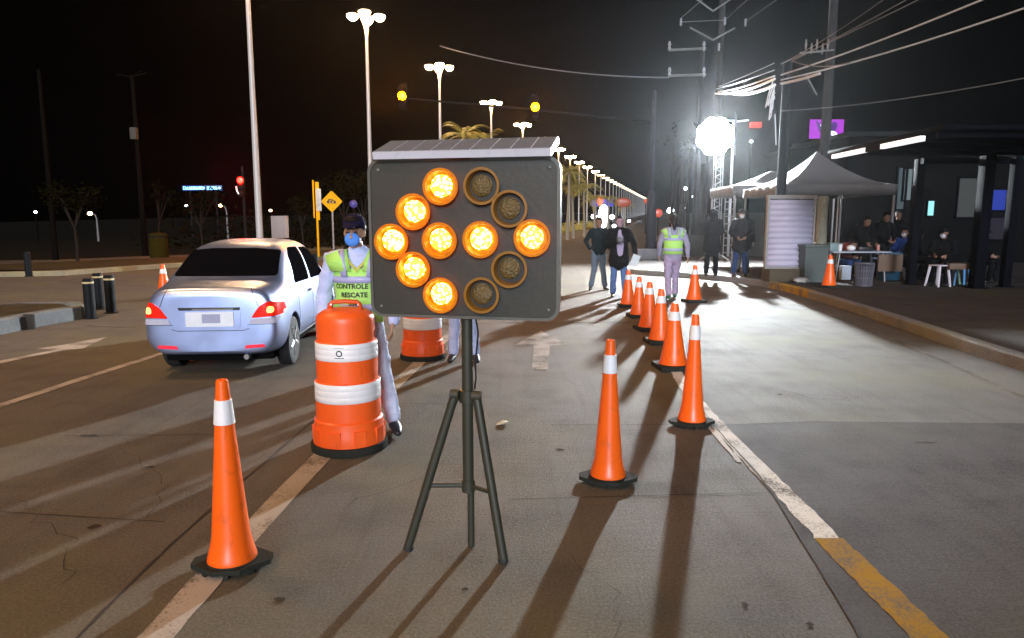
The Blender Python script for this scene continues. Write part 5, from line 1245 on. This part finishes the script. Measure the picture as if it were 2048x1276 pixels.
win(1797, 336, 1806, 418, (.55, .75, .80), .10); win(1809, 338, 1820, 400, (.40, .52, .54), .35); win(1833, 338, 1837, 398, (.25, .5, .55), .25)
win(1855, 402, 1866, 431, (.35, .85, .90), 1.1); win(1918, 357, 1947, 434, (.30, .32, .32), .17); win(1976, 380, 2009, 420, (.05, .09, .60), .55); win(1976, 436, 2010, 478, (.16, .15, .22), .12)
win(2026, 272, 2034, 318, (.20, .32, .36), .18); win(2036, 274, 2064, 318, (.06, .45, .42), .30)
win(1960, 282, 1985, 290, (.1, .3, .3), .12)
for k, (px, py, r) in enumerate(((1857, 276, .07), (1917, 272, .10), (1998, 266, .09), (2041, 262, .13))):
    p = P(px, py, bY - .1); t = thing("roof_lamp", ["leftmost and faintest of the small white lamps along the dark roof edge", "second small white lamp from the left along the dark roof edge", "third small white lamp from the left along the dark roof edge", "brightest roof edge lamp at the far right"][k], "lamp", (p.x, bY + .3, 4.7), 0, "roof edge lamps")
    b = MB(); b.tube([(0, 0, .1), (0, 0, p.z - 4.72)], .03, 6); b.build("stem", DARKP, t)
    b = MB(); b.ell((0, 0, p.z - 4.7), (r, r, r), seg=12, rings=8); b.build("bulb", DOTW, t)
# taller block farther behind and the purple screen
fb = P(1740, 300, 60)
t = thing("building", "tall dark block standing far behind the purple screen", "building", (fb.x + 2, 66, 0)); b = MB(); b.box((0, 0, 4.6), (9, 8, 9.2)); b.build("wall", BW_, t); b = MB(); b.box((0, 0, 9.3), (9.3, 8.3, .2)); b.build("parapet", BW_, t)
sc_ = P(1653, 258, 48)
t = thing("screen", "purple video screen glowing behind the pale concrete pole", "screen", (sc_.x, 48, 0)); W_, H_ = 66 * 48 / FPX, 36 * 48 / FPX
b = MB(); b.tube([(-.3, .25, 0), (-.3, .25, sc_.z)], .16, 10); b.tube([(.3, .25, 0), (.3, .25, sc_.z)], .16, 10); b.build("pole", POSTG, t)
b = MB(); b.bbox((0, .12, sc_.z), (W_ + .1, .2, H_ + .1), .02); b.build("cabinet", SIGB, t)
b = MB(); b.box((0, .0, sc_.z), (W_, .03, H_)); sp_ = b.build("display", pm("screen_purple", (.02, .004, .03), .3, emit=(.42, .02, .62), es=1.0, var=.55, scale=1.3, sample=False), t)
WS = pm("screen_white", (.9, .9, 1), .3, emit=(.8, .8, 1), es=1.2, sample=False); DS_ = pm("screen_indigo", (.05, .01, .12), .3, emit=(.05, .01, .14), es=.8, sample=False)
for (x, z, rx, rz_, mm) in ((.02, .12, .17, .35, WS), (-.22, .25, .24, .12, WS), (.0, -.28, .16, .12, WS), (.42, -.28, .34, .16, WS), (.42, .12, .26, .38, DS_), (-.45, .05, .12, .6, DS_)):
    b = MB(); b.ell((x * 1.05, -.03, sc_.z + z), (rx, .008, rz_), (0, x, 0), 12, 6); b.build("picture_shape", mm, sp_)
# red pennant lamp by the flood glare
p = P(1511, 250, 30); t = thing("traffic_light", "small red lit signal with a bright arm right of the flood glare", "traffic light", (p.x, 30, .15))
b = MB(); b.tube([(-.9, 0, p.z - .02), (-.3, 0, p.z + .05)], .04, 6); b.tube([(-.9, .1, 0), (-.9, .1, p.z)], .06, 8); b.build("arm", WIRE, t); b = MB(); b.bbox((.0, 0, p.z - .15), (.5, .2, .24), .03); b.build("lamp", pm("far_red2", (.06, .006, .005), .5, emit=(1, .10, .07), es=.55, sample=False), t)
# ------------------------------------------------------------------ bollards, cabinet, signs on the left
BOL = pm("bollard_black", (0.008, 0.010, 0.012), .6, 0, .2, 12, spec=.12); BOLR = pm("bollard_ring", (0.55, 0.45, 0.24), .5)
def bollard(label, px, py, h=.68, r=.085, ring=True, rz=0):
    q = G(px, py); t = thing("bollard", label, "bollard", (q.x, q.y, 0), rz, "black bollards at the island tip" if ring else "plain bollards")
    b = MB(); b.lathe([(r, 0), (r, h - .05), (r * .96, h - .02), (r * .8, h), (.01, h + .004)], 24); b.build("post", BOL, t)
    b = MB(); b.lathe([(r + .03, 0), (r + .03, .015), (r + .002, .02)], 24); b.build("base_plate", BOL, t)
    if ring: b = MB(); b.lathe([(r + .001, h - .085), (r + .003, h - .083), (r + .003, h - .058), (r + .001, h - .056)], 24); b.build("reflective_ring", BOLR, t)
    return t
b0 = bollard("nearest black bollard, in front of the other two at the end of the grey kerb", 182, 637)
for px, py, la in ((200, 619, "black bollard standing farthest back, between the other two"), (223, 626, "black bollard at the right of the three beside the kerb end")):
    q = G(px, py); dup(b0, (q.x, q.y, 0), .4, la)
bollard("dark bollard between the car and the vested person, before the far kerb", 632, 560, .75, .075, False)
bollard("dark bollard far left by the verge edge", 58, 553, .75, .09, False)
cb_ = P(560, 454, 24)
t = thing("utility_cabinet", "grey metal cabinet on a post behind the car roof", "cabinet", (cb_.x, 24, 0))
CAB = pm("cabinet_grey", (0.30, 0.25, 0.23), .55, 0, .1, 6)
b = MB(); b.bbox((0, 0, cb_.z), (.5, .34, .76), .015); bx = b.build("cabinet_body", CAB, t)
b = MB(); b.bbox((-.02, -.175, cb_.z), (.42, .012, .66), .004); b.tube([(.15, -.19, cb_.z - .05), (.15, -.19, cb_.z + .05)], .012, 6); b.build("cabinet_door", CAB, bx)
b = MB(); b.tube([(0, 0, 0), (0, 0, cb_.z - .37)], .07, 10); b.build("post", CAB, t)
ysg = P(664, 403, 26)
t = thing("warning_sign", "yellow diamond warning sign with black symbol left of the arrow board", "sign", (ysg.x, 26, 0.15))
YS_ = pm("sign_yellow", (0.95, 0.46, 0.008), .6, 0, .06, spec=.1)
zc = ysg.z - .15; s_ = .425
MD = Matrix.Translation((0, -.03, zc)) @ Matrix.Rotation(R(90), 4, 'X') @ Matrix.Rotation(R(45), 4, 'Z')
b = MB(); b.prism(rrect(s_ * 1.36, s_ * 1.36, .05), 0, .012, MD); pl_ = b.build("plate", YS_, t)
MS2 = Matrix.Translation((0, -.046, zc)) @ Matrix.Rotation(R(90), 4, 'X')
b = MB()
b.prism([(-.16, .10), (.02, .08), (.15, .01), (.17, -.03), (.02, .03), (-.12, .07)], 0, .003, MS2); b.prism([(-.19, .0), (-.10, .07), (-.06, .02), (-.12, -.05), (-.05, -.07), (.0, -.10), (-.08, -.08), (-.17, -.06)], 0, .003, MS2)
for cx2, cy2 in ((-.01, -.01), (.11, -.035)):
    b.prism([(cx2 + .045 * math.cos(2 * math.pi * k / 14), cy2 + .038 * math.sin(2 * math.pi * k / 14)) for k in range(14)], 0, .0035, MS2)
b.prism([(.0, -.06), (.17, -.06), (.16, -.075), (.0, -.075)], 0, .003, MS2)
b.build("symbol", INK, pl_, smooth=False)
b = MB(); b.tube([(0, 0, 0), (0, 0, zc + .3)], .035, 10); b.build("post", CAB, t)
yb = P(633, 400, 30)
t = thing("stop_sign_post", "narrow yellow and white notice panel on a post left of the diamond sign", "sign", (yb.x, 30, .15))
zt_, zb_ = P(633, 364, 30).z - .15, P(633, 440, 30).z - .15
b = MB(); b.bbox((-.12, 0, (zt_ + zb_) / 2 + .08), (.06, .06, zt_ - zb_), .01); b.bbox((.08, 0, (zt_ + zb_) / 2), (.09, .05, zt_ - zb_), .01); b.build("frame", YS_, t)
b = MB(); b.bbox((.11, -.045, (zt_ + zb_) / 2 + .05), (.22, .03, .95), .01); b.build("notice", pm("notice_white", (.55, .55, .5), .6, 0, .5, 6), t)
b = MB(); b.tube([(0, .02, 0), (0, .02, zt_)], .05, 8); b.build("post", YS_, t)
# blue lit letter sign far away
bs_ = P(404, 376, 80); t = thing("lit_sign", "long narrow sign of blue lit letters far off left of the red light", "sign", (bs_.x, 80, 0))
b = MB(); b.tube([(-1.5, .2, 0), (-1.5, .2, bs_.z)], .12, 8); b.tube([(1.5, .2, 0), (1.5, .2, bs_.z)], .12, 8); b.build("post", DARKP, t)
b = MB(); b.bbox((0, .05, bs_.z), (4.6, .12, .62), .02); b.build("panel", pm("sign_navy", (.01, .02, .08), .4, emit=(.0, .02, .22), es=.5, sample=False), t)
b = MB(); rn = random.Random(5); x = -2.15
while x < 1.75:
    w = rn.uniform(.10, .2)
    if abs(x - .28) > .1:
        b.box((x + w / 2, -.03, bs_.z - .16 + .0), (w, .03, .07)); b.box((x + .03, -.03, bs_.z), (.06, .03, .34)); b.box((x + w / 2, -.031, bs_.z + rn.choice((.0, .14))), (w, .03, .07))
        if rn.random() < .6: b.box((x + w - .02, -.029, bs_.z), (.05, .03, rn.uniform(.2, .34)))
    x += w + .05
b.lathe([(.10, 0), (.14, .0), (.14, .03), (.10, .03)], 16, M=Matrix.Translation((2.02, -.03, bs_.z)) @ Matrix.Rotation(R(90), 4, 'X'))
b.build("letters", pm("letters_blue", (.3, .7, 1), .3, emit=(.25, .62, 1.0), es=3.2, sample=False), t)
# round blue beacon lamp above the person's head
p = P(707, 408, 30); t = thing("beacon_lamp", "round blue violet beacon on a thin post above the masked person's head", "lamp", (p.x, 30, .15))
b = MB(); b.tube([(0, 0, 0), (0, 0, p.z - .3)], .04, 8); b.build("post", DARKP, t); b = MB(); b.ell((0, 0, p.z - .15), (.17, .17, .17), seg=16, rings=10); b.build("globe", pm("beacon_violet", (.05, .04, .16), .2, emit=(.22, .18, .75), es=.22, sample=False, var=.6, scale=10), t)
# thin poles in the dark at left
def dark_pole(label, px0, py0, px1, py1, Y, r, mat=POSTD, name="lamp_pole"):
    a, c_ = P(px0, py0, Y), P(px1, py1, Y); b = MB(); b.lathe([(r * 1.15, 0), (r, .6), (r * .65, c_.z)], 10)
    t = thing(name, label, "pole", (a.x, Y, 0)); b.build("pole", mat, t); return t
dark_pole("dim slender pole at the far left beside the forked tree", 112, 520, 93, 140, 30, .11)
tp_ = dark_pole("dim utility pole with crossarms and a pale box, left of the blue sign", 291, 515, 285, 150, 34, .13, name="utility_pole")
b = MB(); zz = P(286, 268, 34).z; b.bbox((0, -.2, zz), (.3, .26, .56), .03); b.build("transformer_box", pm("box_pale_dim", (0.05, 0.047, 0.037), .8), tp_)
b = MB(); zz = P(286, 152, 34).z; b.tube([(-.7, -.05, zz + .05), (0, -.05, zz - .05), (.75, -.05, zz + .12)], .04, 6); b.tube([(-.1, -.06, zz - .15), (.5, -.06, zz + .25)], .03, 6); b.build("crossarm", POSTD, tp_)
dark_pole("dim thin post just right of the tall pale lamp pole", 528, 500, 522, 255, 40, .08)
p = G(310, 522); t = thing("post_box", "dull yellow cylinder standing on the verge left of the car", "bin", (p.x, p.y + .4, 0)); b = MB(); b.lathe([(.38, 0), (.38, 1.1), (.34, 1.16), (.05, 1.2)], 20); b.build("bin_body", pm("dull_yellow", (0.026, 0.020, 0.003), .9, 0, .3, 6, spec=.03), t); b = MB(); b.lathe([(.40, 1.0), (.40, 1.06)], 20); b.build("rim", DARKP, t)

# ------------------------------------------------------------------ trees and palms
BARK = pm("bark_pale", (0.022, 0.018, 0.014), .9, 0, .3, 8, .5, 30, spec=.03); BARKP = pm("palm_trunk", (0.25, 0.21, 0.15), .9, 0, .3, 10, .5, 25)
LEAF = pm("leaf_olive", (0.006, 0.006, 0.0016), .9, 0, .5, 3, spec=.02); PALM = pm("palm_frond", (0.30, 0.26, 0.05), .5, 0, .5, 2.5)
def tree(label, x, Y, h, cr, fork=True, seed=1, dens=900, gz=0.0, lean=0.0):
    rn = random.Random(seed); t = thing("tree", label, "tree", (x, Y, gz), 0, "small street trees")
    b = MB(); hf = h * .42
    b.tube([(0, 0, 0), (.03, 0, hf * .5), (lean * .3, 0, hf)], [.07, .055, .05], 8)
    tips = []
    for k in range(4 if fork else 6):
        a = k * 2 * math.pi / (4 if fork else 6) + rn.uniform(-.4, .4); e = Vector((math.cos(a) * cr * rn.uniform(.5, .9) + lean, math.sin(a) * cr * .6, h * rn.uniform(.78, .98)))
        b.tube([(lean * .3, 0, hf), Vector((lean * .3, 0, hf)).lerp(e, .5) + Vector((0, 0, .12)), e], [.042, .03, .014], 7); tips.append(e)
        tips.append(Vector((lean * .3, 0, hf)).lerp(e, .72))
    b.build("trunk", BARK, t)
    c_ = MB()
    for k in range(dens):
        q = rn.choice(tips); r_ = cr * .42
        p = q + Vector((rn.gauss(0, r_ * .55), rn.gauss(0, r_ * .55), rn.gauss(0, r_ * .33)))
        s = rn.uniform(.05, .11); u = Vector((rn.uniform(-1, 1), rn.uniform(-1, 1), rn.uniform(-.6, .6))).normalized(); w = u.orthogonal().normalized()
        c_.poly([p - u * s, p + w * s * .45, p + u * s, p - w * s * .45])
    c_.build("crown", LEAF, t, smooth=False, recalc=False)
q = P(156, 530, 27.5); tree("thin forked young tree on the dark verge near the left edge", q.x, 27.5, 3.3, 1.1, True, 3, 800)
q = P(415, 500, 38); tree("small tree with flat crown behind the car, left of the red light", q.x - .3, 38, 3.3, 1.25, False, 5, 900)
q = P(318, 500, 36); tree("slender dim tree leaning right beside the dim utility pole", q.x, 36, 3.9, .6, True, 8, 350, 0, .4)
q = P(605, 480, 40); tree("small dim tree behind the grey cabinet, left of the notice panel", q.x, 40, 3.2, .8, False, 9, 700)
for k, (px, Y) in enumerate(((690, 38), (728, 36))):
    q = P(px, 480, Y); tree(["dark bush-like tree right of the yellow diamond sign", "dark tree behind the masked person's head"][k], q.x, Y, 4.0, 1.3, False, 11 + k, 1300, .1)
def palm_parts(t, h, seed, L=2.3, nf=20):
    rn = random.Random(seed)
    b = MB(); b.tube([(0, 0, 0), (.05, .02, h * .4), (.12, .04, h * .75), (.1, .05, h)], [.17, .13, .115, .10], 10); b.build("trunk", BARKP, t)
    c_ = MB(); top = Vector((.1, .05, h))
    for k in range(nf):
        a = k * 2.399 + rn.uniform(-.2, .2); el = rn.uniform(-.15, 1.15) ; ln = L * rn.uniform(.8, 1.1)
        d = Vector((math.cos(a) * math.cos(el), math.sin(a) * math.cos(el), math.sin(el))); pts = []; p = top.copy(); n = 12
        for i in range(n + 1):
            pts.append(p.copy()); d = (d + Vector((0, 0, -.13 - .05 * i / n))).normalized(); p = p + d * ln / n
        for i in range(1, n + 1):
            tdir = (pts[i] - pts[i - 1]).normalized(); sd = tdir.cross(Vector((0, 0, 1)))
            sd = sd.normalized() if sd.length > .05 else Vector((1, 0, 0)); ll = ln * .26 * math.sin(math.pi * min(.98, (i + 1.2) / (n + 2)))
            for s in (-1, 1):
                for off in (0, .5):
                    o_ = pts[i - 1].lerp(pts[i], off); tip = o_ + (sd * s * .85 + tdir * .6 + Vector((0, 0, -.35 + rn.uniform(-.15, .15)))).normalized() * ll
                    w_ = tdir * .028
                    c_.poly([o_ - w_, o_ + w_, tip])
        c_.tube(pts, [.022] + [.014] * (n - 1) + [.006], 4)
    c_.build("crown", PALM, t, smooth=False, recalc=False)
PG = "palm trees along the median"
palms = [(925, 272, 44, 5.0, "palm whose fronds show above the solar panel, left one"), (975, 284, 47, 5.0, "palm whose fronds show above the solar panel, right one"),
         (1148, 372, 64, 5.4, "palm just right of the arrow board, biggest lit crown"), (1170, 378, 72, 5.4, "second palm right of the arrow board, partly behind the biggest crown"),
         (1136, 345, 60, 5.4, "palm half hidden by the right edge of the arrow board"), (1216, 400, 100, 4.8, "small far palm below the start of the lamp streak"), (1250, 412, 125, 4.8, "tiny far palm below the middle of the lamp streak"), (1190, 398, 86, 4.8, "small palm between the lone lamp and the arrow board palms")]
p0 = None
for k, (px, py, Y, hh, la) in enumerate(palms):
    q = P(px, py, Y); gz = rise(Y) + .15; h = q.z - gz
    if k in (0, 3): p0 = thing("palm_tree", la, "palm tree", (q.x, Y, gz), k * 1.1, PG); palm_parts(p0, h, 30 + k); hp0 = h
    else:
        d = dup(p0, (q.x, Y, gz), k * 1.3, la, PG); d.scale = (1, 1, h / hp0)
# thin trunks on the right among the lamps
THG = "thin pale trunks right of the mast pole"
for k, (px, Y, wd) in enumerate(((1340, 40, .13), (1352, 37, .10), (1362, 34, .17), (1374, 38, .12), (1384, 36, .12), (1398, 33, .20), (1408, 39, .12))):
    q = P(px, 500, Y); h = P(px, 300 + 17 * (k % 3), Y).z
    t = thing("tree", ["leftmost thin trunk right of the mast pole", "second thin trunk right of the mast pole", "thick pale trunk above the walking woman", "thin trunk left of the black coated figure's shoulder", "thin trunk touching the left side of the black coated figure", "broad grey trunk behind the black coated figure", "thin trunk just left of the flood lamp mast"][k], "tree", (q.x, Y, .15), k, THG)
    b = MB(); b.tube([(0, 0, 0), (.04, .03, h * .5), (.0, .06, h)], [wd * .9, wd * .7, wd * .55], 9); b.build("trunk", BARK, t)
    c_ = MB(); rn = random.Random(60 + k)
    for j in range(14):
        p = Vector((rn.gauss(0, .55), rn.gauss(0, .5), h + rn.gauss(.5, .45))); s = rn.uniform(.06, .13); u = Vector((rn.uniform(-1, 1), rn.uniform(-1, 1), rn.uniform(-.6, .6))).normalized(); w = u.orthogonal().normalized(); c_.poly([p - u * s, p + w * s * .5, p + u * s, p - w * s * .5])
    c_.build("crown", LEAF, t, smooth=False, recalc=False)
# low wall behind the lit pavement, and hedge along the median
b = MB(); xa, xb = P(1338, 500, 30.5).x, P(1700, 500, 30.5).x; b.bbox(((xa + xb) / 2, 30.5, .62), (xb - xa, .25, .95), .02)
tag(b.build("low_wall", pm("wall_dark_grey", (0.05, 0.046, 0.042), .9, 0, .25, 1.2, spec=.03)), "low dark wall behind the brightly lit pavement and the silhouettes", "wall")
b = MB(); rn = random.Random(77)
for k in range(5200):
    Y = rn.uniform(56, 150); x = median_x(Y) + rn.uniform(-1.2, 1.2); z = rise(Y) + .15 + abs(rn.gauss(0, .55)); s = rn.uniform(.10, .26)
    u = Vector((rn.uniform(-1, 1), rn.uniform(-1, 1), rn.uniform(-.2, 1))).normalized(); w = u.orthogonal().normalized(); p = Vector((x, Y, z)); b.poly([p - u * s, p + w * s * .4, p + u * s, p - w * s * .4])
hg = b.build("shrubs", PALM, smooth=False, recalc=False); hg["kind"] = "stuff"; hg["label"] = "low shrubs growing along the median under the palms"
b = MB(); rn = random.Random(78)
for k in range(2600):
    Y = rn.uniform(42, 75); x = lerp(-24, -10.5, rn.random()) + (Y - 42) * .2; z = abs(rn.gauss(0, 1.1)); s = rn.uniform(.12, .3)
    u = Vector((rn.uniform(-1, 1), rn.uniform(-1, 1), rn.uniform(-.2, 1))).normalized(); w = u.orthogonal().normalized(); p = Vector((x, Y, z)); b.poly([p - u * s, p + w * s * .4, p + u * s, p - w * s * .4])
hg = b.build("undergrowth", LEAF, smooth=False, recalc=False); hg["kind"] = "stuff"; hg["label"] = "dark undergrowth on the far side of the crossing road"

# ------------------------------------------------------------------ night haze: one even volume round the whole place
HAZE_D = 0.00014
b = MB(); b.box((70, 345, 16), (480, 880, 34)); hz = b.build("haze", bpy.data.materials.new("haze_air"), smooth=False)
m = hz.data.materials[0]; m.use_nodes = True; n, l = m.node_tree.nodes, m.node_tree.links
n.remove(n["Principled BSDF"]); pv_ = n.new("ShaderNodeVolumePrincipled"); pv_.inputs["Color"].default_value = (.85, .87, .9, 1)
pv_.inputs["Density"].default_value = HAZE_D; pv_.inputs["Anisotropy"].default_value = .85
l.new(pv_.outputs[0], n["Material Output"].inputs["Volume"]); hz["kind"] = "stuff"; hz["label"] = "thin night haze lit up around the lamps"
hz.display_type = 'WIRE'
